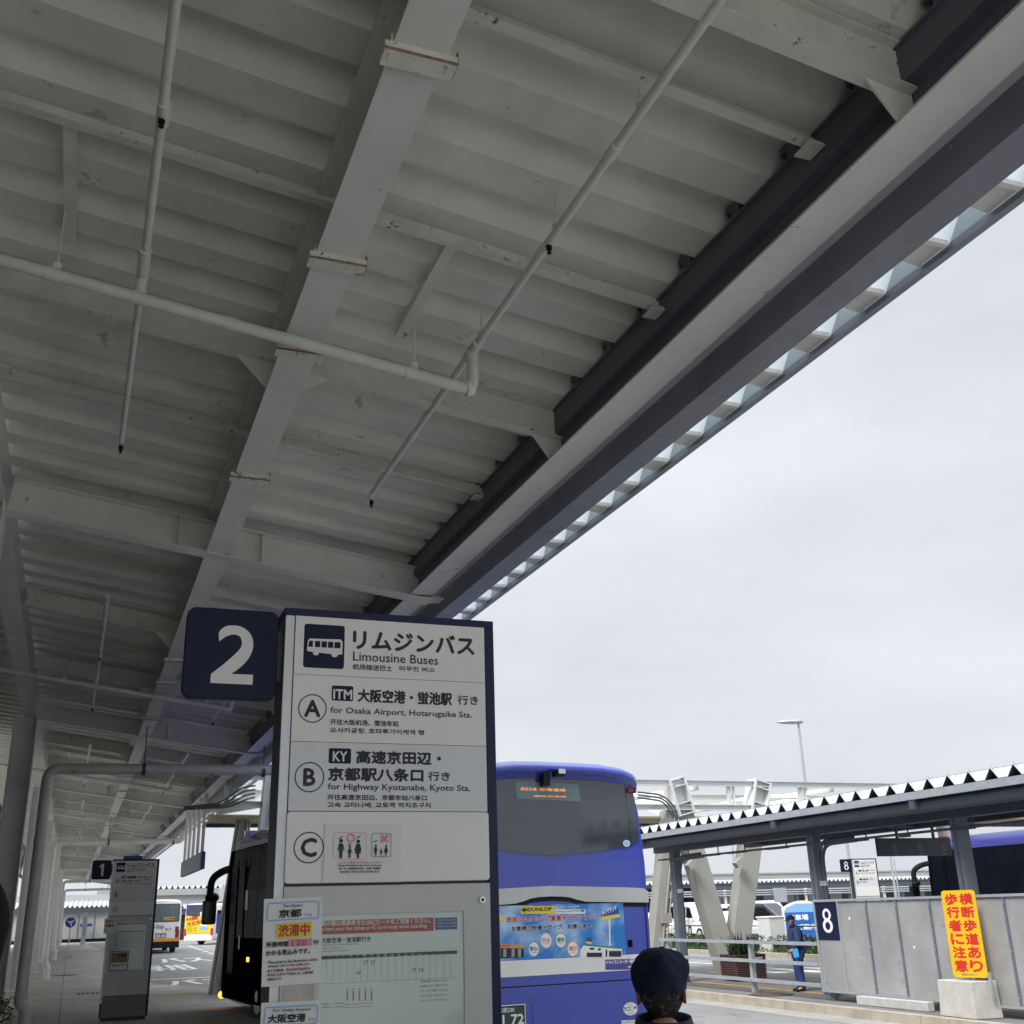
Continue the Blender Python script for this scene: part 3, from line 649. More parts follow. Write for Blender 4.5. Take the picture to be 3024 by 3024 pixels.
for i, s in enumerate(("普通運賃 2,200円/1,100円", "往復運賃 4,000円・往復券は大人のみ", "ICカードがご利用いただけます", "バスのりば及びバス車内ではICカードへ", "チャージできません")): T(q, c2, fr, s, 1265, 1345+i*37, 1475 if i != 3 else 1495, 1325+i*37, D, 0)
T(q, c2, fr, "関西空港第1ターミナル 大阪空港 蛍池駅", 520, 1515, 680, 1502, D, 0); T(q, c2, fr, "関西空港第2ターミナル 大阪空港 蛍池駅", 520, 1540, 690, 1527, D, 0)
q.build('timetable_print', [INK, RED, BLUE, WHITE, INKG], t2)
q = MB(); q.prism([(.167, .842), (.684, .842), (.684, 1.652), (.167, 1.652)], fr, .006, .008); q.build('window_pane', CLEAR, t2)

# papers taped to sign 2
def paper(name, label, cat, a0, a1, z0, z1, d, fr, rot=0):
    t = thing(name, label, cat, fr.p(a0, z0, d), 'paper notices taped to the bus stop sign')
    cx, cz = (a0+a1)/2, (z0+z1)/2; c, s = math.cos(rot), math.sin(rot)
    f2 = Fr(fr.p(cx, cz, d), fr.r*c+fr.u*s, fr.u*c-fr.r*s); hw, hh = (a1-a0)/2, (z1-z0)/2
    q = MB(); n = 10; vs = []
    for j in range(n+1):
        for i in range(n+1):
            x, y = i/n, j/n; cur_ = .004*abs(2*x-1)**3*(1 if y < .2 else .4)+.0015*noise.noise((x*3+a0*9, y*3, 1))
            vs.append(f2.p(-hw+2*hw*x, -hh+2*hh*y, .0015+cur_*.4))
    for off in (0, -.0004): q.add([v+fr.n*off for v in vs], [(j*(n+1)+i, j*(n+1)+i+1, (j+1)*(n+1)+i+1, (j+1)*(n+1)+i) for j in range(n) for i in range(n)], 0, True)
    q.build('sheet', PAPER, t); return t, f2, hw, hh
def traffic_notice(label, en, jp, z0, z1, rot, d, dx=0):
    t, f2, hw, hh = paper('paper_notice', label, 'paper notice', -.030+dx, .170+dx, z0, z1, d, fr, rot); q = MB(); E = .0045
    def P(x, y): return (-hw+2*hw*x, -hh+2*hh*y)
    def L(s, x0, y0, x1, y1, mi=0, bd=0): p = P(x0, y0); r = P(x1, y1); q.text(s, f2, p[0], p[1], r[0]-p[0], r[1]-p[1], E, mi, bd)
    o = rrect(*P(.05, .74), *P(.95, .955), .01); i_ = rrect(*P(.07, .755), *P(.93, .94), .008); q.frame(o, i_, f2, E, 2)
    L(en, .2 if len(en) > 12 else .34, .885, .82 if len(en) > 12 else .66, .925, 0, .0002)
    L(jp, .26 if len(jp) < 3 else .12, .775, .64 if len(jp) < 3 else .74, .865, 0, .0012); L("行き", .70 if len(jp) < 3 else .78, .775, .82 if len(jp) < 3 else .9, .81)
    q.flat([P(.22, .535), P(.82, .545), P(.82, .715), P(.22, .705)], f2, E, 3); L("渋滞中", .26, .555, .78, .69, 4, .0016)
    L("所要時間", .06, .44, .42, .50, 0, .0006); q.flat([P(.43, .435), P(.83, .435), P(.83, .52), P(.43, .52)], f2, E, 5); L("120", .49, .445, .74, .505, 6, .0003); L("分", .85, .445, .95, .50, 0, .0006)
    L("かかる見込みです。", .06, .345, .80, .405, 0, .0007)
    for k, s in enumerate(("・The arrival to the destination will be", "delayed, due to the traffic jam.", "・由于交通阻塞、到达时间可能会延误。", "・목적지 도착이 지연됩니다. 교통체증", "때문입니다.")): L(s, .06 if s[0] == '・' else .1, .255-k*.048, (.93, .8, .82, .86, .34)[k], .287-k*.048, 0 if k not in (2,) else 4, .0002)
    q.build('print', [INK, WHITE, LBLUE, YELLOW, RED, PINK, RED], t)
traffic_notice('taped white notice for Kyoto with yellow traffic jam box and 120 minutes', 'For Kyoto', '京都', 1.436, 1.712, R_(1.0), .0125)
traffic_notice('lower taped white notice for Osaka Airport, cut by the picture edge', 'For Osaka Airport', '大阪空港', 1.108, 1.385, R_(-.6), .0125, .004)
t, f2, hw, hh = paper('paper_notice', 'crinkled laminated notice with family pictograms taped beside letter C', 'paper notice', .168, .448, 1.758, 1.957, .0135, fr, R_(-.4))
q = MB(); E = .0045
def person_icon(x, y, h, mi, skirt=False):
    q.flat(circ(x, y+h*.9, h*.10, 14), f2, E, mi)
    b_ = [(-.09, .77), (.09, .77), (.20, .40), (.14, .38), (.08, .60)]
    b_ += ([(.17, .26), (.07, .26), (.06, 0), (-.06, 0), (-.07, .26), (-.17, .26)] if skirt else [(.09, .40), (.08, 0), (.01, 0), (0, .36), (-.01, 0), (-.08, 0), (-.09, .40)])
    b_ += [(-.08, .60), (-.14, .38), (-.20, .40)]
    q.flat([(x+h*a, y+h*c) for a, c in b_], f2, E, mi)
q.frame(rrect(-.108, -.022, .012, .070, .01), rrect(-.1065, -.0205, .0105, .0685, .009), f2, E, 1); q.frame(rrect(.030, -.014, .102, .068, .008), rrect(.0315, -.0125, .1005, .0665, .007), f2, E, 0)
person_icon(-.080, -.018, .066, 0); person_icon(-.048, -.017, .042, 0); person_icon(-.018, -.018, .064, 0, True)
person_icon(.046, -.009, .038, 0); person_icon(.066, -.009, .024, 0); person_icon(.084, -.009, .037, 0, True)
q.ring(-.045, .051, .010, .0155, f2, E, 2); q.text('×', f2, .064, .036, .028, .026, E, 2, .0022)
for x, y in ((-.082, .052), (-.018, .054), (-.05, .028), (.044, .040)): q.flat([(x-.007, y-.005), (x+.006, y+.001), (x+.007, y+.005), (x-.006, y-.001)], f2, E, 0)
for k, s in enumerate(("一人ずつ乗車券をお渡しください", "Please hand tickets to the driver one by one.", "请一张一张把票交给司机。(不要一起递票)", "승차권은 1인당 1장씩 건네주십시오")): q.text(s, f2, -.092+.004*k, -.036-.0105*k, .165-.008*k, .0075, E, 2 if k == 0 else 0, .0002)
q.build('print', [INK, PINK, PINK], t)
q = MB(); vs = [fr.p(-.128+.28+.01+a*.118, 1.385+b*.05, .0135+.0012*noise.noise((a*3, b*4, 2))) for b in (0, .5, 1) for a in (0, .25, .5, .75, 1)]
vs = [fr.p(.045+a*.105, 1.384+b*.052, .0122+.0012*abs(noise.noise((a*3, b*4, 2)))) for b in (0, .5, 1) for a in (0, .25, .5, .75, 1)]
q.add(vs, [(j*5+i, j*5+i+1, j*5+i+6, j*5+i+5) for j in range(2) for i in range(4)]); tag(q.build('packing_tape', TAPE), 'crinkled brown packing tape between the two traffic notices', 'tape')

# sign 1 in the distance
S1 = 22.4
t1, fr1 = sign_shell(SX, S1, '1', 'farther bus stop sign with number 1 plate beside the drain pipes'); cur = t1
header(t1, fr1); q = MB()
for s, ul, vb, ur, vt, bd in (("大阪駅前", 1000, 605, 1270, 535, .003), ("新梅田・地域センター", 1300, 605, 1730, 565, .001), ("新大阪・千里ニュータウン", 876, 690, 1420, 640, .002), ("行き", 1500, 690, 1640, 640, .001), ("for Osaka Sta., Umeda, Shin-Osaka, Senri", 875, 745, 1740, 712, .0005), ("开往大阪站前、新大阪、千里新城", 873, 793, 1660, 762, 0)): T(q, c1, fr1, s, ul, vb, ur, vt, .0045, 0, bd)
a, z = c1(769, 649); circle_letter(q, fr1, 'A', a, z, .0525, .058, .0045); a, z = c1(751, 1057); circle_letter(q, fr1, 'B', a, z, .0535, .058, .0045); a, z = c2(412, 318); circle_letter(q, fr1, 'C', a, z, .0535, .060, .0125)
a0, z0 = c1(864, 602); a1, z1 = c1(985, 518); q.flat(rrect(a0, z0, a1, z1, .006), fr1, .0045, 1); q.text('UM', fr1, a0+.008, z0+.008, a1-a0-.016, z1-z0-.016, .005, 2, .001)
q.build('route_lettering', [INK, NAVY, WHITE], t1)
q = MB(); d = .0009
q.flat([(.175, 1.60), (.56, 1.60), (.56, 1.635), (.175, 1.635)], fr1, d, 1); q.flat([(.565, 1.60), (.68, 1.60), (.68, 1.635), (.565, 1.635)], fr1, d, 2)
q.flat([(.175, 1.475), (.67, 1.475), (.67, 1.487), (.175, 1.487)], fr1, d, 0); q.flat([(.18, 1.22), (.19, 1.22), (.19, 1.46), (.18, 1.46)], fr1, d, 0)
for k in range(5): q.text("5 6 7 8 9 10 11 12 13 14", fr1, .27, 1.42-.05*k, .36, .022, d, 3)
for k in range(4): q.text("乗車券はきっぷうりばで", fr1, .18, 1.19-.05*k, .20+.04*(k % 2), .02, d, 3)
q.build('timetable_print', [INK, RED, BLUE, INKG], t1)
q = MB(); q.prism([(.167, .842), (.684, .842), (.684, 1.652), (.167, 1.652)], fr1, .006, .008); q.build('window_pane', CLEAR, t1)
t, f2, hw, hh = paper('paper_notice', 'brown framed notice low on the number 1 sign', 'paper notice', .10, .42, .83, 1.16, .0125, fr1)
q = MB(); q.flat([(-.14, -.03), (.14, -.03), (.14, .14), (-.14, .14)], f2, .0045, 0); q.text('大阪駅', f2, -.03, .06, .15, .05, .005, 1, .002); q.text('乗車券はこちら', f2, -.12, -.09, .24, .03, .0045, 1, .001)
q.frame([(-hw, -hh), (hw, -hh), (hw, hh), (-hw, hh)], [(-hw+.012, -hh+.012), (hw-.012, -hh+.012), (hw-.012, hh-.012), (-hw+.012, hh-.012)], f2, .0046, 1)
q.build('print', [mat('print_brown', (.27, .17, .06), .5), INK], t)
t, f2, hw, hh = paper('paper_notice', 'small pale notice on the left edge of the number 1 sign', 'paper notice', -.05, .15, 1.46, 1.72, .0125, fr1)
q = MB(); q.flat([(-.07, -.02), (.07, -.02), (.07, .03), (-.07, .03)], f2, .0045, 0); q.text('渋滞中', f2, -.06, -.015, .12, .04, .005, 1, .002); q.text('京都行き', f2, -.07, .06, .14, .035, .0045, 2, .001); q.build('print', [YELLOW, RED, INK], t)
q = MB(); q.box((SX+.18, S1+.02, H_+.001), (SX+.52, S1+.16, H_+.06)); tag(q.build('blue_box', BLUE, bevel=.01), 'small blue box lying on top of the number 1 sign', 'box')

# sign 8 behind the fence on the island
X8, Y8 = 20.05, 26.2
t8, fr8 = sign_shell(X8, Y8, '8', 'bus stop sign with number 8 plate showing above the grey fence'); cur = t8
header(t8, fr8); q = MB()
for s, ul, vb, ur, vt, bd in (("近鉄上本町", 1040, 605, 1420, 535, .003), ("行き", 1500, 605, 1700, 555, .001), ("for Uehommachi, Shinsaibashi", 876, 690, 1715, 645, .001), ("难波", 1030, 974, 1330, 905, .003), ("行き", 1400, 974, 1560, 915, .001), ("for Namba", 863, 1070, 1225, 1010, .001)): T(q, c1, fr8, s, ul, vb, ur, vt, .0045, 0, bd)
a, z = c1(769, 649); circle_letter(q, fr8, 'A', a, z, .0525, .058, .0045); a, z = c1(751, 1057); circle_letter(q, fr8, 'B', a, z, .0535, .058, .0045)
a0, z0 = c1(882, 602); a1, z1 = c1(1012, 530); q.flat(rrect(a0, z0, a1, z1, .006), fr8, .0045, 1); a0, z0 = c1(864, 975); a1, z1 = c1(999, 900); q.flat(rrect(a0, z0, a1, z1, .006), fr8, .0045, 1)
q.build('route_lettering', [INK, NAVY], t8)

# ================================================================== vehicles
def c4(u, v): return 1430+u*.3468, 2600+v*.3468
def cb(u, v): return 1430+u*.2692, 2200+v*.2692
def c6(u, v): return u*.4451, 2300+v*.4451
def c7(u, v): return 1850+u*.3364, 2500+v*.3364
def c8(u, v): return 2400+u*.323, 2500+v*.323
def c55(u, v): return 1880+u*.3209, 2100+v*.3209
def c56(u, v): return 2400+u*.323, 2100+v*.323
def cW(u, v): return 450+u*.1398, 2550+v*.1398
def cV(u, v): return 1900+u*.1553, 2560+v*.1553
def cS(u, v): return 2400+u*.1812, 2450+v*.1812
def cM(u, v): return 2150+u*.2071, 2560+v*.2071
def section(y, prof, ws=1, dz=0, zs=1, top=3.5):
    R = []
    for w_, z in prof: R.append(V((w_*ws, y, z-(dz if z > top*.75 else 0))))
    return R+[V((-p.x, p.y, p.z)) for p in reversed(R)]
def wheel(par, x, y, r, wd, name='wheel'):
    q = MB(); s = 1 if x > 0 else -1
    q.tube([(x-s*wd, y, r), (x, y, r)], r, 28); o = q.build(name, RUBBER, par, local=True)
    q = MB(); q.tube([(x-s*.02, y, r), (x+s*.012, y, r)], r*.58, 20); q.tube([(x, y, r), (x+s*.03, y, r)], r*.2, 12); q.build('rim', SILVER, o, local=True)
CPROF = [(0, .30), (1.12, .30), (1.20, .42), (1.24, .9), (1.245, 1.6), (1.24, 2.3), (1.19, 3.0), (1.13, 3.27), (1.03, 3.40), (.86, 3.47), (.5, 3.50), (0, 3.51)]
def coach(loc, rotz, label, L=11.7, rear=True):
    t = thing('coach', label, 'coach', loc, 'blue limousine coaches at the stops', rotz)
    q = MB(); pr = CPROF
    rings = [section(y, pr, ws, dz) for y, ws, dz in ((0, .972, .10), (.05, .985, .05), (.16, .997, .01), (.35, 1, 0), (L-.9, 1, 0), (L-.45, .985, .03), (L-.15, .95, .14), (L, .88, .30))]
    q.loft(rings, 0, True); q.build('body', BUSB if rear else BUSN, t, local=True)
    # left side skin in pieces: dark glass band, lower panels coloured for canopy shade
    fl = Fr((-1.247, 0, 0), (0, -1, 0), (0, 0, 1))
    q = MB(); q.prism([(-L+.35, .36), (-.3, .36), (-.3, 1.44), (-L+.35, 1.44)], fl, -.03, .004); q.build('side_panel', BUSD, t, local=True)
    q = MB(); q.add([fl.p(a, z, .0015 if z < 2.31 else .0015-(z-2.3)*.072) for a in (-L+.3, -.3) for z in (1.441, 2.3, 3.10)], [(0, 3, 4, 1), (1, 4, 5, 2)], 0); q.build('window_band', SIDEB, t, local=True)
    ys = [.35, 2.1, 3.9, 5.7, 7.5, 9.2, 10.1, 11.35]
    for i in range(len(ys)-1):
        q = MB(); a0, a1 = -ys[i+1]+.012, -ys[i]-.012; zt = 3.08
        for z0, z1, dd in ((1.46, 2.3, .003), (2.3001, zt, -.052)):
            pass
        vs = [fl.p(a, z, .004 if z < 2.31 else .004-(z-2.3)*.072) for a in (a0, a1) for z in (1.46, 2.3, zt)]
        q.add(vs, [(0, 3, 4, 1), (1, 4, 5, 2)], 0); q.build('side_window', SIDEG, t, local=True)
    for i, y in enumerate((10.12, 10.72, 11.33)):
        q = MB(); q.box((-1.262, y-.015, .45), (-1.2475, y+.015, 2.9)); q.build('door_seal', SIDEB, t, local=True)
    q = MB(); q.box((-1.2565, 10.2, 1.55), (-1.2515, 10.62, 2.75)); q.box((-1.2565, 10.8, .8), (-1.2515, 11.25, 2.75)); q.build('door_glass', SIDEG, t, local=True)
    q = MB(); q.box((-1.259, 9.85, 1.95), (-1.2566, 10.05, 2.3)); q.build('window_notice', GLASSG, t, local=True); q = MB(); q.box((-1.259, 10.3, 1.25), (-1.2566, 10.42, 1.5)); q.build('window_notice', GLASSG, t, local=True)
    for sd in (-1, 1):
        q = MB(); q.add([V((sd*x*(1 if z < 2.4 else .955), y, z)) for z in (.36, 2.35, 3.02) for x, y in ((1.2495, L-.36), (1.205, L-.13), (1.10, L+.012))], [(3*j+i, 3*j+i+1, 3*j+i+4, 3*j+i+3) for j in range(2) for i in range(2)], 0, True); q.build('front_corner', SIDEB, t, local=True)
    q = MB(); q.box((-1.27, 9.55, 1.05), (-1.25, 9.68, 1.13)); q.build('side_indicator', AMBER, t, local=True)
    q = MB(); q.ball((-1.235, L-.35, .40), (.07, .09, .07), 0); q.build('front_indicator', AMBER, t, local=True)
    for y in (2.7, 8.9):
        for s in (-1, 1): wheel(t, s*1.225, y, .5, .3)
    # big mirror arms at the front corners
    for s in (-1, 1):
        q = MB(); q.tube(arc([(s*1.05, L-.35, 2.80), (s*1.25, L+.1, 2.74), (s*1.44, L+.26, 2.60), (s*1.46, L+.26, 2.2)], .22, 6), .075, 10)
        q.ball((s*1.41, L+.25, 2.22), (.15, .09, .10), 0); mo = q.build('mirror_arm', BLACK, t, local=True)
        q = MB(); q.prism(rrect(-.135, 1.70, .135, 2.17, .05), Fr((s*1.44, L+.27, 0)), -.12, .02); q.build('mirror', BLACK, mo, local=True, bevel=.01)
        q = MB(); q.flat(rrect(-.11, 1.73, .11, 2.14, .04), Fr((s*1.44, L+.27, 0)), .024); q.build('mirror_glass', CHROME, mo, local=True)
    q = MB(); q.prism(rrect(-1.08, 1.2, 1.08, 2.95, .15), Fr((0, L-.14, 0), (-1, 0, 0)), -.2, .03); q.build('windscreen', GLASS, t, local=True)
    q = MB(); q.box((-1.0, L-.6, 3.32), (-.72, L-.5, 3.50)); q.build('roof_lamp', LAMPR if not rear else BUSB, t, local=True)
    return t
CR = R_(5.9); CL = V((5.37, 12.5, -.15))
bus = coach(CL, CR, 'blue limousine coach with tyre advert on its rear, parked behind the big sign', 12.0); BXF = XF[bus.name]; BI = BXF.inverted()
def br(p):
    n = BXF.to_3x3() @ V((0, -1, 0)); q = BI @ on_plane(p[0], p[1], CL, n); return q.x, q.z
F0 = Fr((0, 0, 0))
# rear window, wrapping into the corner pillars
cx_ = br(cb(760, 1210))[0]
bot = [br(cb(*p)) for p in ((760, 1212), (1000, 1193), (1250, 1162), (1450, 1130), (1600, 1103))]
bot = [(a-cx_*1, z) for a, z in bot]; zt_ = br(cb(760, 350))[1]
P_ = [(-a, z) for a, z in reversed(bot[1:])]+bot
xe = bot[-1][0]
pts = P_+[(xe-.012, 2.9), (xe-.05, zt_-.02), (xe-.3, zt_+.02), (-xe+.3, zt_+.02), (-xe+.05, zt_-.02), (-xe+.012, 2.9)]
pts = [(a+cx_, z) for a, z in pts]
for sd in (1, -1):
    q = MB(); zb_ = bot[-1][1]; q.prism([(cx_+sd*a, z) for a, z in ((xe-.03, zb_+.012), (xe+.03, zb_+.03), (xe+.0, 3.21), (xe-.08, 3.21))], F0, -.05, .0065); q.build('window_rubber', BLACK, bus, local=True)
q = MB(); q.prism(pts, F0, -.05, .012); q.build('rear_window', GLASSB, bus, local=True)
for s in (1, -1):
    q = MB(); pp = [(s*(xe+.012), bot[-1][1]+.005), (s*1.205, bot[-1][1]+.06), (s*1.20, 2.85), (s*1.165, 3.22), (s*(xe-.03), 3.24)]
    q.prism([(a+s*cx_*s, z) for a, z in pp], F0, -.05, .010); q.build('corner_pillar', GLASSB, bus, local=True)
# roof brow
q = MB(); secs = []
for x in (-1.2, -1.17, -1.08, -.9, -.6, -.3, 0, .3, .6, .9, 1.08, 1.17, 1.2):
    e = abs(x)/1.2; k = (1-e**6)**.5 if e < 1 else .12; k = max(k, .2); drop = .13*e**4
    yz = [(.10, 3.285), (-.012, 3.288), (-.03, 3.292), (-.04, 3.315), (-.085, 3.345), (-.13, 3.375), (-.132, 3.42), (-.10, 3.458), (-.02, 3.49), (.2, 3.51), (.2, 3.38)]
    secs.append([V((x, .1+(y-.1)*k, z-drop*(1 if z > 3.1 else .4))) for y, z in yz])
q.loft(secs, 0, True); q.build('roof_brow', BUSB, bus, local=True)
# LED panel, camera, lamp, sticker
def quad(mb, ps, d, mi=0): mb.flat([br(p) for p in ps], F0, d, mi)
q = MB(); quad(q, [cb(330, 395), cb(1025, 432), cb(1053, 622), cb(348, 592)], .016); led = q.build('destination_display', LEDB, bus, local=True)
q = MB()
for s, u0, u1, v0, v1 in (('関空交通', 395, 565, 500, 465), ('空港連絡', 600, 885, 506, 470), ('関西空港線', 540, 890, 570, 548)): 
    a0, z0 = br(cb(u0, v0)); a1, z1 = br(cb(u1, v1)); q.text(s, F0, a0, min(z0, z1-.02), a1-a0, .035 if v0 < 540 else .018, .018, 0)
q.build('display_text', LED, led, local=True)
a, z = br(cb(635, 400)); a2, z2 = br(cb(735, 315))
q = MB(); q.box((a-.045, -.12, z-.06), (a+.045, .05, z+.16), 0); q.box((a2-.06, -.26, z2-.055), (a2+.05, -.12, z2+.02), 0); q.box((a2-.045, -.268, z2-.03), (a2+.05, -.262, z2+.026), 1); q.build('rear_camera', [BLACK, CHROME], bus, local=True, bevel=.006)
a, z = br(cb(1600, 498)); q = MB(); q.prism(rrect(a-.062, z-.035, a+.062, z+.035, .01), F0, -.02, .018, 0); q.flat(rrect(a-.042, z-.024, a+.042, z+.024, .008), F0, .0185, 1); q.build('marker_lamp', [BLACK, LAMPR], bus, local=True)
a, z = br(cb(1555, 1080)); q = MB(); q.flat(circ(a, z, .050, 24, .040), F0, .0135, 1); q.flat(circ(a, z, .044, 24, .035), F0, .014, 0); q.build('sticker', [LBLUE, WHITE], bus, local=True)
# silver band; the shadow under it is a black arched strip
top = [br(c4(*p)) for p in ((560, 47), (900, 54), (1200, 60), (1350, 68), (1400, 92), (1424, 140), (1426, 186))]
btm = [br(c4(*p)) for p in ((1380, 188), (860, 182), (790, 166), (730, 146), (660, 138), (560, 136))]
tw_ = [(a, z) for a, z in top]; mir = lambda L_, c: [(2*c-a, z) for a, z in reversed(L_)]
c0_ = br(c4(560, 100))[0]
full = tw_+btm; pts = [(a, z) for a, z in full]+mir(btm, c0_)[1:]+mir(tw_, c0_)[:-1]
pts = [(max(-1.19, min(1.215, a)), z) for a, z in pts]
q = MB(); q.prism(pts, F0, -.02, .022); q.build('silver_band', SILVER, bus, local=True, bevel=.006)
gap = [(a, z) for a, z in btm]; pts = gap+mir(gap, c0_)[1:]
pts = [(max(-1.19, a), z+.004) for a, z in pts]; low = [(a, z-.055) for a, z in reversed(pts)]
q = MB(); q.prism(pts+low, F0, -.02, .0035); q.build('band_shadow', BLACK, bus, local=True)
# engine lid, seam, white stripe, lower panels
za = br(c4(600, 205))[1]; zb = br(c4(600, 661))[1]; ar = br(c4(1193, 420))[0]; asm = br(c4(1382, 420))[0]; AL = -1.02
q = MB(); q.box((asm-.006, -.0045, zb), (asm+.006, .02, za+.05)); q.build('panel_seam', BLACK, bus, local=True)
q = MB(); q.box((-asm-.006, -.0045, zb), (-asm+.006, .02, za+.05)); q.build('panel_seam', BLACK, bus, local=True)
for hx in (ar+.07,):
    q = MB(); q.prism(rrect(hx-.03, zb+.08, hx+.03, zb+.16, .01), F0, -.01, .008); q.build('lid_latch', BUSD, bus, local=True)
q = MB(); q.prism([(AL, zb), (ar, zb), (ar, za), (AL, za)], F0, -.02, .006); ad = q.build('advert_panel', ADSKY, bus, local=True)
zs0 = br(c4(700, 795))[1]
q = MB(); q.prism([(-1.19, zs0), (1.205, zs0), (1.205, zb-.004), (-1.19, zb-.004)], F0, -.03, .005); q.build('white_stripe', BUSW, bus, local=True)
def BT(mb, s, u0, v0, u1, v1, d, mi, bd=0, cc=c4):
    a0, z0 = br(cc(u0, v0)); a1, _ = br(cc(u1, v0)); _, z1 = br(cc(u0, v1)); mb.text(s, F0, a0, z0, a1-a0, z1-z0, d, mi, bd)
def BP(mb, ps, d, mi, cc=c4): mb.flat([br(cc(*p)) for p in ps], F0, d, mi)
q = MB()     # advert print: 0 ink 1 yellow 2 white 3 red 4 blue 5 pink 6 green 7 orange 8 grey building
BP(q, [(310, 220), (590, 218), (592, 283), (308, 285)], .0066, 1); BT(q, 'DUNLOP', 368, 262, 572, 234, .0072, 0, .003)
a, z = br(c4(342, 250)); q.ring(a, z, .022, .028, F0, .0072, 0, 24); q.flat([(a-.05, z+.006), (a-.005, z+.018), (a+.045, z), (a-.005, z-.018), (a-.05, z-.006), (a-.02, z)], F0, .0076, 0)
BT(q, '詳しくはホームページで!!', 600, 237, 808, 220, .0072, 2, .001)
BP(q, [(596, 246), (858, 246), (858, 284), (596, 284)], .0068, 2); BT(q, 'タイヤセレクト or タイヤランド 検索', 603, 275, 848, 255, .0074, 0, .0008)
for dx, mi, bd in ((0, 2, .008), (0, 3, .0028)):
    BT(q, '住友ゴムグループ直営タイヤショップ', 187, 356, 970, 310, .0068+.0016*(mi == 3), mi, bd)
    BT(q, 'お客様の快適ドライブ、応援します。', 232, 430, 930, 390, .0068+.0016*(mi == 3), 2 if mi == 2 else 0, bd if mi == 2 else .0022)
for u, v, s, mi in ((420, 585, '安心', 4), (525, 512, '安全', 5), (650, 510, '便利', 6), (752, 583, '親切', 7)):
    a, z = br(c4(u, v)); q.flat(circ(a, z, .075, 28, .085), F0, .0068, 2); q.ring(a, z, .068, .075, F0, .0074, mi, 32, 1.13); q.text(s, F0, a-.052, z-.018, .104, .048, .0076, mi, .0018); q.text('COMFORTABLE', F0, a-.035, z-.04, .07, .010, .0074, 0)
BP(q, [(100, 268), (150, 290), (165, 352), (100, 345)], .0068, 1); BP(q, [(100, 268), (150, 290), (157, 315), (100, 300)], .0072, 2); BT(q, 'レクト', 104, 305, 152, 285, .0076, 0, .001)
BP(q, [(1000, 268), (1135, 225), (1155, 312), (990, 340)], .0068, 1); BP(q, [(1000, 268), (1135, 225), (1147, 285), (995, 310)], .0072, 4)
a0, z0 = br(c4(1005, 300)); f3 = Fr((0, 0, 0), (math.cos(.3), 0, math.sin(.3)), (-math.sin(.3), 0, math.cos(.3))); pa = V((a0, 0, z0)); q.text('タイヤランド', Fr(pa, f3.r, f3.u), 0, 0, .215, .05, .0078, 2, .002)
BP(q, [(1058, 325), (1070, 325), (1073, 555), (1061, 555)], .0068, 2)
BP(q, [(868, 485), (915, 485), (915, 540), (862, 535)], .007, 4); BP(q, [(862, 520), (915, 525), (915, 540), (862, 535)], .0072, 1)
BP(q, [(850, 545), (1170, 575), (1172, 655), (815, 655), (818, 590)], .0069, 2); BP(q, [(850, 542), (1172, 572), (1172, 584), (850, 556)], .0074, 6)
for u0, v0, u1, v1 in ((870, 615, 1000, 652), (1060, 600, 1165, 650), (895, 572, 935, 590), (965, 578, 990, 596), (1030, 590, 1045, 650)): BP(q, [(u0, v0), (u1, v0), (u1, v1), (u0, v1)], .0075, 0)
BP(q, [(100, 540), (340, 550), (335, 578), (100, 575)], .0069, 7); BP(q, [(100, 575), (335, 578), (335, 655), (100, 668)], .0069, 0); BT(q, 'タイヤセレクト', 130, 567, 218, 550, .0075, 0, .001)
for u in (110, 160, 230, 285): BP(q, [(u, 582), (u+26, 582), (u+26, 650), (u, 652)], .0074, 8)
q.build('advert_print', [INK, YELLOW, WHITE, RED, BLUE, PINK, GREENP, ORANGE, mat('print_grey', (.30, .36, .34), .5)], ad, local=True)
q = MB(); BP(q, [(1026, 674), (1318, 666), (1318, 757), (1030, 762)], .0062, 0); BT(q, 'ドライブレコーダー搭載車', 1038, 716, 1306, 684, .0068, 1, .0016); BT(q, '録画作動中', 1222, 746, 1300, 728, .0068, 1, .0006); q.build('purple_badge', [mat('badge_purple', (.085, .07, .30), .4), WHITE], bus, local=True)
zl = br(c4(700, 875))[1]; zl2 = br(c4(700, 905))[1]
q = MB(); q.prism([(-1.18, zl-.01), (1.18, zl-.01), (1.18, zl), (-1.18, zl)], F0, -.02, .0025); q.build('panel_seam', BUSD, bus, local=True)
q = MB(); zz = br(c4(250, 985))[1]; ax = br(c4(432, 1040))[0]; q.prism(rrect(-ax-.25, .55, ax, zz, .05), F0, -.02, .004, 0); q.prism(rrect(-ax-.22, .57, ax-.035, zz-.075, .03), F0, -.02, .0055, 1); q.build('plate_recess', [BUSB, BUSB], bus, local=True)
a0, z0 = br(c4(115, 1050)); a1, z1 = br(c4(345, 1050)); q = MB(); pw = .40; q.prism([(a1-pw-.02, z1-.22), (a1-.0, z1-.22), (a1-.0, z1), (a1-pw-.02, z1)], F0, -.02, .012, 0)
q.frame([(a1-pw-.02, z1-.22), (a1, z1-.22), (a1, z1), (a1-pw-.02, z1)], [(a1-pw-.012, z1-.212), (a1-.008, z1-.212), (a1-.008, z1-.008), (a1-pw-.012, z1-.008)], F0, .0125, 1)
q.text('和泉230', F0, a1-.34, z1-.075, .20, .05, .013, 1, .001); q.text('1 72', F0, a1-.285, z1-.20, .26, .10, .013, 1, .004); q.build('licence_plate', [mat('plate_green', (.025, .055, .04), .5), WHITE], bus, local=True)
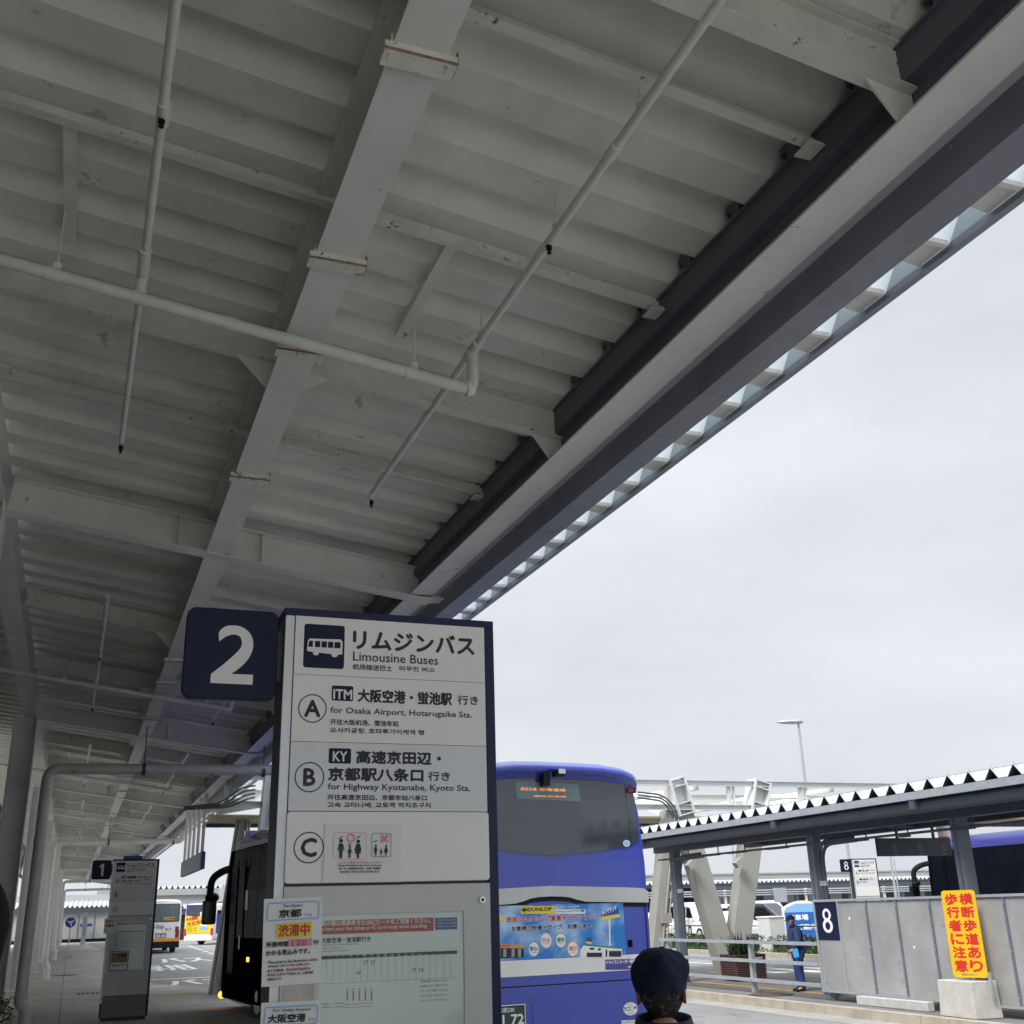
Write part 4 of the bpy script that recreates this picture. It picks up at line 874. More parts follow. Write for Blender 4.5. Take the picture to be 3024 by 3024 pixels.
a, z = br(c4(1243, 1093)); q = MB(); q.flat(circ(a, z, .098, 36, .070), F0, .006, 0); q.text('PCS', F0, a-.085, z-.022, .085, .046, .0066, 1, .002); q.ring(a+.02, z, .018, .022, F0, .0064, 3, 20); q.ring(a+.02, z, .027, .031, F0, .0064, 3, 20)
q.flat([(a+.035, z-.01), (a+.05, z+.022), (a+.075, z+.028), (a+.09, z+.01), (a+.088, z-.02), (a+.078, z-.002), (a+.06, z+.0)], F0, .0068, 1); q.text('衝突被害軽減', F0, a-.04, z-.055, .08, .012, .0064, 2); q.text('PRE-CRASH', F0, a-.04, z+.042, .08, .012, .0064, 2); q.build('oval_badge', [WHITE, mat('badge_teal', (.03, .28, .38), .5), INK, ORANGE], bus, local=True)
q = MB(); BP(q, [(1168, 1192), (1300, 1186), (1300, 1225), (1166, 1230)], .0062, 0); BT(q, 'ハイブリッド', 1175, 1222, 1292, 1198, .0068, 1, .001); q.build('small_badge', [WHITE, INK], bus, local=True)
for s in (-1, 1):
    q = MB(); q.prism(rrect(s*1.1-.06, .40, s*1.1+.06, .62, .03), F0, -.02, .01); q.build('tail_lamp', LAMPR, bus, local=True)
# second coach beyond the shelter of stop 8
coach((24.6, 15.6, -.15), R_(0), 'dark blue coach standing beyond the shelter at the right edge', 11.6, False)

# white city bus and the yellow advert bus, far down the road
BPROF = [(0, .32), (1.14, .32), (1.20, .5), (1.22, 1.2), (1.22, 2.2), (1.18, 2.75), (1.10, 2.90), (.9, 2.96), (0, 2.99)]
def citybus(loc, rotz, label, m, L=10.5):
    t = thing('city_bus', label, 'bus', loc, None, rotz)
    q = MB(); q.loft([section(y, BPROF, ws, dz, 1, 2.9) for y, ws, dz in ((0, .97, .07), (.06, .99, .02), (.2, 1, 0), (L-.2, 1, 0), (L, .96, .1))]); q.build('body', m, t, local=True)
    for y in (2.6, 8.0):
        for s in (-1, 1): wheel(t, s*1.19, y, .47, .28)
    for s in (-1, 1):
        for i in range(6):
            f_ = Fr((s*1.222, 0, 0), (0, s, 0)); q = MB(); y0 = .5+i*1.6; q.prism(sorted([(s*y0, 1.25), (s*(y0+1.45), 1.25)])+sorted([(s*y0, 2.45), (s*(y0+1.45), 2.45)], reverse=True), f_, -.04, .002); q.build('side_window', GLASS, t, local=True)
    return t
wb = citybus((4.98, 71.5, -.15), R_(.5), 'white city bus with orange stripe seen from behind, beyond the number 1 sign', BUSW)
q = MB(); q.prism(rrect(-1.08, 1.75, 1.08, 2.72, .08), F0, -.05, .012, 0); q.build('rear_window', mat('bus_window', (.09, .13, .13), .15, var=.1), wb, local=True)
q = MB(); q.frame(rrect(-1.10, 1.73, 1.10, 2.74, .09), rrect(-1.05, 1.78, 1.05, 2.69, .07), F0, .014); q.build('window_rubber', mat('rubber_brown', (.06, .035, .03), .6), wb, local=True)
q = MB(); q.prism([(.2, 1.83), (.83, 1.83), (.83, 1.99), (.2, 1.99)], F0, -.02, .017, 0); q.text('みんなで安全運転', F0, .24, 1.87, .55, .08, .018, 1, .003); q.build('window_sign', [ORANGE, INK], wb, local=True)
q = MB(); q.prism([(-1.17, .66), (1.17, .66), (1.17, .83), (-1.17, .83)], F0, -.02, .006); q.build('orange_stripe', ORANGE, wb, local=True)
q = MB(); q.prism([(-1.18, .30), (1.18, .30), (1.18, .655), (-1.18, .655)], F0, -.05, .05); q.build('bumper', BLACK, wb, local=True, bevel=.02)
for s in (-1, 1):
    q = MB(); q.prism([(s*1.03-.11, .84), (s*1.03+.11, .84), (s*1.03+.11, 1.28), (s*1.03-.11, 1.28)], F0, -.02, .02); q.build('tail_lamp', LAMPR, wb, local=True)
    q = MB(); q.prism([(s*1.0-.10, 1.68-.5), (s*1.0+.10, 1.18), (s*1.0+.10, 1.46), (s*1.0-.10, 1.46)], F0, -.02, .012); q.build('reflector', mat('reflector_red', (.14, .015, .02), .3), wb, local=True)
q = MB(); q.prism([(.0-.2, .86), (.42, .86), (.42, 1.12), (-.2, 1.12)], F0, -.02, .012, 0); q.text('05-36', F0, -.14, .90, .5, .15, .013, 1, .006); q.build('licence_plate', [mat('plate_grey', (.16, .17, .16), .5), WHITE], wb, local=True)
q = MB(); q.text('Non-Step', F0, -.75, 1.30, 1.0, .30, .010, 0, .006); q.text('BUS', F0, .35, 1.26, .34, .14, .010, 0, .004); q.build('lettering', mat('violet_ink', (.16, .16, .22), .5), wb, local=True)
yb = citybus((9.25, 91.5, -.15), R_(-33), 'far white and blue bus with bright yellow advert on its rear', BUSW)
q = MB(); q.prism([(-1.12, 2.05), (1.12, 2.05), (1.12, 2.88), (-1.12, 2.88)], F0, -.05, .02); q.build('roof_panel', mat('bus_violet', (.06, .05, .22), .3), yb, local=True)
q = MB(); q.prism(rrect(-.95, 2.15, .95, 2.72, .12), F0, -.05, .03); q.build('rear_window', GLASSB, yb, local=True)
q = MB(); q.prism([(-1.13, .85), (1.13, .85), (1.13, 2.12), (.5, 2.04), (0, 2.02), (-.5, 2.04), (-1.13, 2.12)], F0, -.05, .035); ya = q.build('advert_panel', YELLOW, yb, local=True)
q = MB(); fz = Fr((0, 0, 0), (math.cos(.14), 0, math.sin(.14)), (-math.sin(.14), 0, math.cos(.14)))
q.text('その保険', fz, -.80, 1.82, .95, .26, .04, 0, .02); q.text('大丈夫!?', fz, -.75, 1.45, 1.30, .30, .04, 0, .022); q.flat([(.05, 1.05), (.75, 1.05), (.75, 1.3), (.05, 1.3)], F0, .04, 1); q.flat([(.1, 1.33), (.7, 1.33), (.65, 1.62), (.15, 1.62)], F0, .04, 3)
for k in range(4): q.text('自動車保険のご相談は', F0, -.9, 1.22-.085*k, .8, .05, .04, 2)
q.build('advert_print', [RED, LBLUE, INK, WHITE], ya, local=True)
q = MB(); q.prism(rrect(.05, 2.06, .62, 2.36, .05), F0, -.01, .04, 0); q.text('バス優先', F0, .12, 2.14, .42, .12, .041, 1, .006); q.build('window_sign', [WHITE, RED], yb, local=True)
for s in (-1, 1):
    q = MB(); q.prism(rrect(s*1.10-.10, .68, s*1.10+.10, 1.18, .04), F0, -.03, .05); q.build('tail_lamp', mat('lamp_bright_red', (.55, .03, .03), .3), yb, local=True)
q = MB(); q.box((-1.15, -.06, .30), (1.15, -.001, .62)); q.build('bumper', BUSW, yb, local=True, bevel=.02)
q = MB(); q.box((1.215, .4, .8), (1.228, 3.2, 2.2)); q.build('side_blue', BUSB, yb, local=True)

# ================================================================== island of stop 8: shelter, fence, signs
def zig(y0, y1, per, h, flat=.18):
    pts = []; y = y0
    while y < y1: pts += [(y, 0), (y+per*.40, 0), (y+per*.675, h), (y+per*.725, h)]; y += per
    return pts
def folded_roof(par, y0, y1, xa, xb, z0, rise, per, h, swap=False, name='folded_roof', mt=None, mb_=None):
    pr = zig(y0, y1, per, h); n = len(pr)
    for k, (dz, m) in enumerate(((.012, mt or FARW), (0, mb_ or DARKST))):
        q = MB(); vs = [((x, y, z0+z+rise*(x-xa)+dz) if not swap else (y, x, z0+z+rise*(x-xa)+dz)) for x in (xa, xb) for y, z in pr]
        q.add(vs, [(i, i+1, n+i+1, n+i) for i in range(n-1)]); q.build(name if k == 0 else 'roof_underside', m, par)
sh = thing('bus_shelter', 'steel shelter with white folded roof on the island of stop 8', 'shelter', (13.5, 16, 0))
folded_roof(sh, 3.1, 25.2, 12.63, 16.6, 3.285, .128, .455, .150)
q = MB(); q.box((12.585, 3, 3.165), (12.63, 25.3, 3.284)); 
for k in range(9): q.box((12.5835, 3.4+k*2.75, 3.162), (12.632, 3.47+k*2.75, 3.2855))
q.build('fascia', GALV, sh)
q = MB(); k_ = 0
while 3.1+k_*.455 < 24.6: q.tube([(12.66, 3.1+(k_+.70)*.455, 3.452), (12.66, 3.1+(k_+1.70)*.455, 3.452)], .007, 5); q.tube([(12.66, 3.1+(k_+.70)*.455, 3.43), (12.66, 3.1+(k_+.70)*.455, 3.50)], .006, 5); k_ += 1
q.build('ridge_rod', GALV, sh)
q = MB(); q.tube([(12.80, 3, 3.08), (12.80, 25.25, 3.08)], .12, 14); q.build('gutter', DARKST, sh)
q = MB(); q.box((12.64, 3, 3.165), (16.6, 25.2, 3.18)); q.build('soffit', DARKST, sh)
q = MB(); q.box((13.38, 3, 2.88), (13.62, 25.2, 3.16)); q.build('long_beam', DARKST, sh)
q = MB(); q.box((16.0, 3, 3.0), (16.2, 25.2, 3.3)); q.build('long_beam', DARKST, sh)
for y in (24.35, 18.75, 14.75, 9.3, 4.2):
    q = MB(); q.box((13.40, y-.10, 0), (13.60, y+.10, 3.0), 0); q.box((13.3995, y-.02, 0), (13.3999, y+.02, 2.9), 1); q.build('post', [GALVD, DARKST], sh)
    q = MB(); q.bar((12.6, y, 3.10), (16.5, y, 3.12), .14, .16); q.build('cross_beam', DARKST, sh)
    if y in (18.75, 24.35):
        for k, dx in enumerate((0, .10)):
            q = MB(); yy = y-.24-dx; q.tube(arc([(13.42, yy, 0), (13.42, yy, 2.74-.06*k), (13.42, yy-1.1, 2.76-.06*k)], .35, 8), .038, 10, 0); q.tube([(13.42, yy, 1.93), (13.42, yy, 2.02)], .052, 10, 1); q.build('conduit', [DARKST, GALV], sh)
q = MB(); q.box((13.38, 3, 2.70), (13.52, 25, 2.735))
random.seed(3); y = 3.5
while y < 24.5: q.box((13.36+random.random()*.03, y, 2.66+random.random()*.03), (13.50, y+.06+random.random()*.9, 2.70)); q.box((13.44, y, 2.735), (13.46, y+.015, 2.89)); y += 1.0+random.random()*.6
q.build('cable_tray', DARKST, sh)
q = MB(); q.tube(arc([(12.8, 12.0, 3.06), (12.8, 12.0, 2.86), (13.4, 11.6, 2.80)], .12), .07, 12); q.build('downpipe', GALVD, sh)
# hanging A B C sign
t = thing('hanging_sign', 'dark hanging sign with circled letters C, B and A under the shelter', 'hanging sign', (14.9, 17.5, 2.58))
q = MB(); q.box((14.02, 17.5, 2.415), (15.75, 17.56, 2.742)); q.build('sign_box', mat('hanging_box', (.035, .035, .05), .4), t, bevel=.006)
fr9 = Fr((14.02, 17.5, 2.415)); q = MB()
for ch, a in (('C', .40), ('B', .98), ('A', 1.54)):
    q.ring(a, .155, .062, .072, fr9, .002, 0); q.text(ch, fr9, a-.026, .115, .052, .078, .002, 0, .003); q.flat([(a-.06, .045), (a+.06, .045), (a, .018)], fr9, .002, 0)
for a in (.69, 1.27): q.flat([(a, .03), (a+.006, .03), (a+.006, .22), (a, .22)], fr9, .002, 0)
q.text('3列でお並びください Please wait in 3 lines', fr9, .35, .262, 1.15, .030, .002, 1)
q.build('lettering', [mat('grey_print', (.26, .26, .30), .5), mat('dim_print', (.13, .13, .16), .5)], t)
for a in (14.52, 15.38):
    q = MB(); q.box((a-.02, 17.51, 2.742), (a+.02, 17.55, 3.17)); q.build('hanger', DARKST, t)

# fences along the island kerb
FX = 12.75
pf = thing('panel_fence', 'grey translucent panel fence with number 8 plate along the island kerb', 'fence', (FX, 12, 0))
ys = [17.9, 17.2, 16.42, 15.64, 14.84, 14.05, 13.26, 12.45, 11.6, 10.8, 10.0, 9.2]
for i in range(len(ys)-1):
    q = MB(); q.box((FX-.004, ys[i+1]+.02, .18), (FX+.004, ys[i]-.02, 1.64)); q.build('panel', POLYC, pf)
for i, y in enumerate(ys):
    q = MB(); q.box((FX-.028, y-.02, .14), (FX+.02, y+.02, 1.68)); q.build('frame_post', GALV if i < 2 else GALVD, pf)
for zc, nm in ((.155, 'bottom_rail'), (1.665, 'top_rail')):
    q = MB(); q.box((FX-.032, 9.2, zc-.02), (FX+.024, 17.92, zc+.02)); q.build(nm, GALV, pf)
for zc in (.90, 1.56, .55):
    q = MB(); q.box((FX+.006, 9.2, zc-.03), (FX+.045, 17.9, zc+.03)); q.build('back_rail', GALVD, pf)
for y in (17.75, 15.0, 12.2, 9.6):
    q = MB(); q.box((FX+.046, y-.05, 0), (FX+.14, y+.05, 1.6)); q.build('support_post', GALVD, pf)
q = MB(); q.box((FX-.012, 17.225, 1.0), (FX-.0045, 17.875, 1.64)); npl = q.build('number_plate', NAVY, pf)
f8 = Fr((FX-.012, 17.55, 1.32), (0, -1, 0)); q = MB(); q.numeral('8', f8, -.150, -.20, .29, .41, .002); q.build('numeral', WHITE, npl)
q = MB()
for y, z, r in ((16.92, 1.36, .028), (15.35, .92, .022), (16.75, .73, .012)): q.flat(circ(y*-1, z, r, 12), Fr((FX-.0042, 0, 0), (0, -1, 0)), .0006)
q.build('sticker_spots', WHITE, pf)
q = MB()
for y in ys[:9]:
    for z in (.28, .9, 1.56): q.ball((FX-.029, y, z), .011, 0, 8, 5)
q.build('bolt_heads', GALV, pf)
gr = thing('guard_rail', 'three-bar grey steel guard rail beside the standing guard', 'railing', (FX, 21, 0))
for zc in (.93, .585, .235):
    q = MB(); q.box((FX-.03, 17.95, zc-.03), (FX+.03, 24.0, zc+.03)); q.build('rail', GALV, gr)
for y in (20.3, 23.7):
    q = MB(); q.box((FX+.031, y-.045, 0), (FX+.12, y+.045, .965)); q.build('post', GALV, gr)
# pedestrian warning sign on a concrete block
p = at(*c8(1365, 810), X=12.48)
t = thing('warning_sign', 'yellow vertical sign with red Japanese warning set in a concrete block', 'sign', (12.5, 13.75, 0))
fy = Fr((12.47, 13.88, .52), V((.30, -.954, 0)))
q = MB(); q.prism(rrect(-.275, .02, .275, 1.235, .05), fy, -.012, 0); sp = q.build('sign_board', mat('sign_yellow', (.80, .46, .012), .4, var=.05), t)
q = MB()
for col, s in ((.018, '横断歩道あり'), (-.222, '歩行者に注意')):
    for k, ch in enumerate(s):
        asp = glyphs(ch)[2]; hh = .150 if asp < 1.35 else .12; ww = .20 if asp > .62 else .13; z0 = 1.035-.186*k
        q.text(ch, fy, col+(.205-ww)/2, z0+(.15-hh)/2, ww, hh, .002, 0, .0075)
q.text('関西エアポート', fy, -.13, .05, .25, .022, .002, 1, .001)
q.build('lettering', [mat('warning_red', (.60, .03, .02), .5), INKG], sp)
q = MB(); q.box((12.52, 13.55, .3), (12.56, 13.59, .62)); q.box((12.50, 13.86, .3), (12.54, 13.90, .62)); q.build('sign_leg', GALV, t)
q = MB()
def hexa(lo, hi): q.add(lo+hi, [(3, 2, 1, 0), (4, 5, 6, 7), (0, 1, 5, 4), (1, 2, 6, 5), (2, 3, 7, 6), (3, 0, 4, 7)])
f_ = V((12.27, 13.68, 0)); g_ = V((12.30, 14.45, 0)); h_ = V((12.72, 13.62, 0)); e_ = g_+h_-f_; c_ = (f_+e_)/2
hexa([f_, h_, e_, g_], [c_+(p_-c_)*.94+V((0, 0, .50)) for p_ in (f_, h_, e_, g_)]); q.build('concrete_block', CONC, t, bevel=.012)
q = MB(); q.box((12.55, 15.0, 0), (12.68, 16.75, .14)); tag(q.build('wheel_stop', CONC, bevel=.01), 'long low concrete block lying under the grey panel fence', 'concrete block')
q = MB(); q.tube([(12.45, 12.75, .06), (12.6, 12.3, .07)], .055, 12); tag(q.build('pipe_end', GALV), 'short grey pipe end lying on the island by the bottom right corner', 'pipe')
# planter
PYY = 23.3; zt = at(*c7(1000, 950), Y=PYY).z
t = thing('planter', 'dark brown ribbed planter with spiky plant behind the guard rail', 'planter', (14.55, PYY+.3, 0))
q = MB(); rings = []; nr = 22
for i in range(nr+1):
    z = .04+(zt-.04)*i/nr; gsc = 1.0+.018*(1 if i % 2 else -1)+.02*i/nr; rings.append([V((14.66+.41*gsc*x, PYY+.3+.34*gsc*y, z)) for x, y in rrect(-1, -1, 1, 1, .12, 3)])
q.loft(rings, 0, False); q.build('tub', BROWN, t)
q = MB(); q.box((14.75, PYY-.09, zt-.10), (14.95, PYY-.07, zt-.06)); q.build('tag_plate', WHITE, t)
q = MB(); random.seed(5)
for k in range(150):
    a = random.random()*6.283; l = .25+random.random()*.4; el = R_(15+random.random()*70); bx = 14.66+random.uniform(-.30, .30); by = PYY+.3+random.uniform(-.2, .2)
    d = V((math.cos(a)*math.cos(el), math.sin(a)*math.cos(el), math.sin(el))); s_ = d.cross(V((0, 0, 1))).normalized()*.016; p0 = V((bx, by, zt)); m_ = p0+d*l*.55; e_ = p0+d*l+V((0, 0, -.10*l))
    q.add([p0-s_, p0+s_, m_+s_, m_-s_, e_], [(0, 1, 2, 3), (3, 2, 4)])
q.build('foliage', LEAF, t)

# ================================================================== elevated walkway on V legs
WY = 27.3
wk = thing('elevated_walkway', 'white steel truss walkway on beige V-shaped legs crossing the road', 'walkway', (16.3, WY, 0))
zT, zTb, zB, zBb = 4.93, 4.77, 4.27, 4.12
for nm, y, z0, z1 in (('top_chord', WY, zTb, zT), ('bottom_chord', WY, zBb, zB), ('top_chord', WY+3.6, zTb, zT), ('bottom_chord', WY+3.6, zBb, zB)):
    q = MB(); q.box((3.15, y-.012, z0), (75, y+.012, z1)); q.box((3.15, y-.11, z1-.02), (75, y-.0125, z1)); q.box((3.15, y-.11, z0), (75, y-.0125, z0+.02)); q.build(nm, VLEGW, wk)
q = MB(); q.box((3.0, WY+.3, 3.93), (75, WY+3.4, 3.98)); q.build('soffit', BEIGE, wk)
q = MB(); q.box((3.0, WY+2.2, 3.84), (75, WY+2.3, 3.929)); 
for k in range(160): q.box((3.2+k*.45, WY+2.19, 3.83), (3.35+k*.45, WY+2.1995, 3.87))
q.build('soffit_rail', DARKST, wk)
for px in (3.2, 6.4, 9.6, 12.6, 17.0, 19.4, 21.9, 27, 32, 37):
    q = MB(); q.box((px-.05, WY-.05, zB), (px+.05, WY+.05, zTb)); q.box((px+.14, WY-.05, zB), (px+.18, WY+.05, zTb)); q.build('truss_post', VLEGW, wk)
for k in range(9):
    x0 = 3.4+k*4.55
    q = MB(); q.bar((x0, WY+3.4, zB+.05), (x0+3.6, WY+.1, zTb-.02), .16, .14); q.build('diagonal', VLEGW, wk)
    q = MB(); n = 14; vs = []
    for j in range(n+1):
        s = j/n; vs += [(x0-.4+4.5*s, y, 4.2+.42*math.sin(math.pi*s)**.7 if 0 < s < 1 else 4.2) for y in (WY+.5, WY+3.2)]
    q.add(vs, [(2*j, 2*j+1, 2*j+3, 2*j+2) for j in range(n)], 0, True); q.build('membrane', MEMBT, wk)
def vleg(tl, tr, bl, br_, zsplit=4.0):
    A, B, C_, D_ = at(*tl, Y=WY), at(*tr, Y=WY), at(*bl, Y=WY), at(*br_, Y=WY)
    top, bot_ = (A+B)/2, (C_+D_)/2; wd = ((B-A).length+(D_-C_).length)/2
    k = (zsplit-bot_.z)/(top.z-bot_.z); mid = bot_.lerp(top, k); base = bot_.lerp(top, (-.15-bot_.z)/(top.z-bot_.z))
    q = MB(); q.bar(base+V((0, .2, 0)), mid+V((0, .2, 0)), wd, .42, 0, up=(0, 1, 0)); q.build('leg', VLEG, wk)
    q = MB(); h = wd/2
    ax = (top-mid).normalized(); sd = ax.cross(V((0, 1, 0))).normalized()
    q.bar(mid+sd*(h-.03)+V((0, .1, 0)), top+sd*(h-.03)+V((0, .1, 0)), .06, .5, 0, up=(0, 1, 0)); q.bar(mid-sd*(h-.03)+V((0, .1, 0)), top-sd*(h-.03)+V((0, .1, 0)), .06, .5, 0, up=(0, 1, 0))
    q.bar(mid+V((0, .1, 0)), top+V((0, .1, 0)), wd-.13, .03, 0, up=(0, 1, 0))
    for s in (.02, .32, .78, .97):
        c = mid.lerp(top, s); q.bar(c-sd*(h-.065)+V((0, -.04, 0)), c+sd*(h-.065)+V((0, -.04, 0)), .2, .03, 0, up=ax)
    q.build('leg_head', VLEGW, wk)
vleg(c55(275, 620), c55(425, 615), c7(770, 840), c7(925, 840))
vleg(c55(1070, 650), c55(1222, 640), c7(935, 840), c7(1085, 840))
L3 = [c7(320, 20), c7(415, 20), c7(245, 800), c7(340, 800)]
a, b_, c, d = [at(*p, Y=WY) for p in L3]; up = (a+b_)/2-(c+d)/2
q = MB(); lo = (c+d)/2; lo = lo+up*((-.15-lo.z)/up.z); hi = lo+up*((4.1+.15)/up.z); q.bar(lo+V((0, .2, 0)), hi+V((0, .2, 0)), (b_-a).length, .42, 0, up=(0, 1, 0)); q.build('leg', VLEG, wk)
q = MB(); off = V((.08, -.045, 0)); q.tube([lo+off, hi+off], .03, 8); q.tube([lo+off+V((.12, 0, 0)), hi+off+V((.12, 0, 0))], .022, 8); q.box(tuple(lo+up*.62+V((-.02, -.1, 0))), tuple(lo+up*.62+V((.28, -.02, .25)))); q.build('leg_conduit', VLEG, wk)
A = at(*c56(1215, 1080), Y=WY); B = at(*c56(1345, 1080), Y=WY); q = MB(); lo = V(((A.x+B.x)/2+.15, WY+.2, -.15)); q.bar(lo+V((.6, 0, 0)), V(((A.x+B.x)/2-.1, WY+.2, 4.1)), .5, .42, 0, up=(0, 1, 0)); q.build('leg', VLEG, wk)
a = at(*c6(1400, 1390), Y=28.5); b_ = at(*c6(1600, 310), Y=28.5)
q = MB(); q.bar(V((a.x+.1, 28.5, -.02)), V((b_.x+.03, 28.5, 4.0)), .28, .3, 0, up=(0, 1, 0)); q.build('leg', VLEG, wk)
q = MB()
for dx in (-.16, -.09, .09, .16): q.tube([(a.x+.1+dx, 28.33, 0), (b_.x+.03+dx, 28.33, 3.9)], .025, 8)
q.build('leg_conduit', mat('conduit_beige', (.42, .40, .35), .5), wk)
A = at(*c6(1760, 0), Y=WY); B = at(*c6(1725, 330), Y=WY); q = MB(); dr = (A-B)/(A.z-B.z); q.bar(B-dr*3.4+V((.06, 0, 0)), A+dr*.25+V((.06, 0, 0)), .17, .4, 0, up=(0, 1, 0)); q.bar(B-dr*3.4+V((.15, -.1, 0)), A+dr*.25+V((.15, -.1, 0)), .03, .5, 0, up=(0, 1, 0)); q.build('leg', VLEGW, wk)
# black cable loops on the walkway
for (p0, p1, p2, p3, nm) in (((3.85, WY-.1, 4.45), (3.5, WY-.15, 4.42), (3.1, WY-.2, 4.2), (2.2, WY-.4, 4.1), 'bundle of black cables curving from the walkway to the canopy'),):
    t = thing('cable_bundle', nm, 'cable', p0)
    for k in range(4):
        dz = -.09*k; q = MB(); q.tube(arc([V(p0)+V((0, 0, .18+dz)), V(p1)+V((.05*k, 0, .16+dz)), V(p2)+V((.05*k, 0, dz*.4+.02)), V(p3)+V((0, 0, dz*.2))], .35, 8), .019, 8); q.build('cable', DARKST, t)
t = thing('cable_bundle', 'three black cable loops on the walkway leg right of the blue coach', 'cable', (14.2, WY-.4, 4.3))
for k in range(3):
    q = MB(); P1 = [at(*c55(x, y), Y=WY-.4) for x, y in ((10, 745+25*k), (230, 770+28*k), (330-18*k, 850+20*k), (385-22*k, 990))]; q.tube(arc(P1, .4, 8), .024, 8); q.build('cable', DARKST, t)
for k, (u, v) in enumerate(((500, 1420), (940, 1400))):
    p = at(*c55(u, v), Y=WY-.2); t = thing('floodlight', ['small floodlight on the left leg of the V support', 'small floodlight on the right leg of the V support'][k], 'lamp', p)
    q = MB(); q.bar(p+V((-.11, 0, -.06)), p+V((.08, 0, .09)), .2, .16); q.build('housing', VLEG, t); q = MB(); q.tube([p+V((.08, 0, .03)), p+V((.22, .1, .0))], .02, 8); q.build('arm', VLEG, t)

# ================================================================== background across the road
def shelter_far(name_label, x0, x1, y, z0, per, h, depth=5, white=True):
    t = thing('far_shelter', name_label, 'shelter', ((x0+x1)/2, y+2, 0))
    folded_roof(t, x0, x1, y, y+depth, z0+.02, .04, per, h, True)
    q = MB(); q.box((x0, y+.05, z0-.55), (x1, y+.35, z0)); q.box((x0, y+.36, z0-.2), (x1, y+depth, z0-.05)); q.build('beam', DARKST, t)
    q = MB(); q.box((x0, y-.02, z0-.02), (x1, y+.045, z0+.03)); q.build('fascia', GALVD, t)
    x = x0+2
    while x < x1: q = MB(); q.box((x-.14, y+1, -.15), (x+.14, y+1.3, z0-.2)); q.build('post', GALVD, t); x += 5.5
    return t
sf = shelter_far('long far shelter with white folded roof edge beyond the parking area', 28, 92, 82, 3.25, .42, .17)
fb = thing('far_terminal', 'long pale grey terminal roofline far across the parking area', 'building', (70, 112, 0))
q = MB(); q.box((15, 110, 3.4), (190, 130, 4.75)); q.build('roof_band', FARG, fb)
q = MB(); q.box((15, 112, 0), (190, 130, 3.4)); q.build('wall', DARKW, fb)
q = MB(); q.box((15, 109.9, 4.75), (190, 130, 4.9)); q.build('parapet', FARW, fb)
for k in range(28):
    q = MB(); q.box((34+k*3.0, 111.9, .6), (35.6+k*3.0, 111.99, 2.9)); q.build('window', mat('far_window', (.20, .22, .24), .2, var=.2), fb)
# three-pipe rack
pr_ = thing('pipe_rack', 'three long parallel pipes on posts in front of the far shelter', 'pipe rack', (40, 66, 0))
for k in range(3):
    q = MB(); q.tube([(26, 66, 2.18+.14*k), (74, 66, 2.18+.14*k)], .045, 8); q.build('pipe', GALV, pr_)
for x in (30.5, 35, 40.2, 46.5, 53, 60):
    q = MB(); q.box((x-.06, 66.06, -.15), (x+.06, 66.2, 2.55)); q.build('post', PIPE, pr_)
pb = at(*cM(750, 400), Y=65.8); q = MB(); q.box((pb.x-.55, 65.6, pb.z-.45), (pb.x+.35, 65.8, pb.z+.45)); q.build('junction_box', GALV, pr_)
bk = at(*cS(700, 950), Y=65.5); q = MB()
for k in range(3): q.tube(arc([(bk.x-.1+.12*k, 65.5, -.1), (bk.x-.1+.12*k, 65.5, 2.46-.14*k), (bk.x+2.5, 65.5, 2.46-.14*k)], .5, 6), .045, 8)
q.build('pipe_bend', GALV, pr_)
# hedge and low black fence
hd = bpy.data.objects
q = MB(); random.seed(11)
for k in range(9000):
    x = random.uniform(23.55, 24.75); y = random.uniform(31.5, 66); z = -.02+.55*random.random()**.7*(1+.12*noise.noise((x*2, y*1.3, 0)))
    if .2 < (x-23.55)/1.2 < .8 and z < .4: continue
    d = V((random.gauss(0, 1), random.gauss(0, 1), random.gauss(.4, 1))).normalized(); s = d.orthogonal().normalized(); t_ = d.cross(s); l = random.uniform(.05, .10); p = V((x, y, z))
    q.add([p-s*l*.5, p+t_*l*.9, p+s*l*.5, p-t_*l*.9], [(0, 1, 2, 3)])
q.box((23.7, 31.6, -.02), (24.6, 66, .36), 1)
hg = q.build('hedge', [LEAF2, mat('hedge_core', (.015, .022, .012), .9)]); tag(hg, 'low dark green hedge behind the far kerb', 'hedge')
q = MB()
for k in range(2600):
    x = random.uniform(23.47, 23.8); y = random.uniform(31.0, 62); a = random.random()*6.28; l = random.uniform(.10, .26); p = V((x, y, -.02)); s = V((math.cos(a), math.sin(a), 0))*.012
    q.add([p-s, p+s, p+V((random.gauss(0, .05), random.gauss(0, .05), l))], [(0, 1, 2)])
gs = q.build('grass', GRASSM); gs['kind'] = 'stuff'
bf = thing('low_fence', 'thin black fence between the hedge and the parked vehicles', 'fence', (25.2, 48, 0))
q = MB(); q.box((25.18, 33, .80), (25.22, 68, .845)); q.box((25.185, 33, .18), (25.215, 68, .21)); q.build('rail', BLACK, bf)
for k in range(12):
    q = MB(); q.box((25.16, 34.5+k*2.9, -.02), (25.24, 34.58+k*2.9, .86)); q.build('post', BLACK, bf)
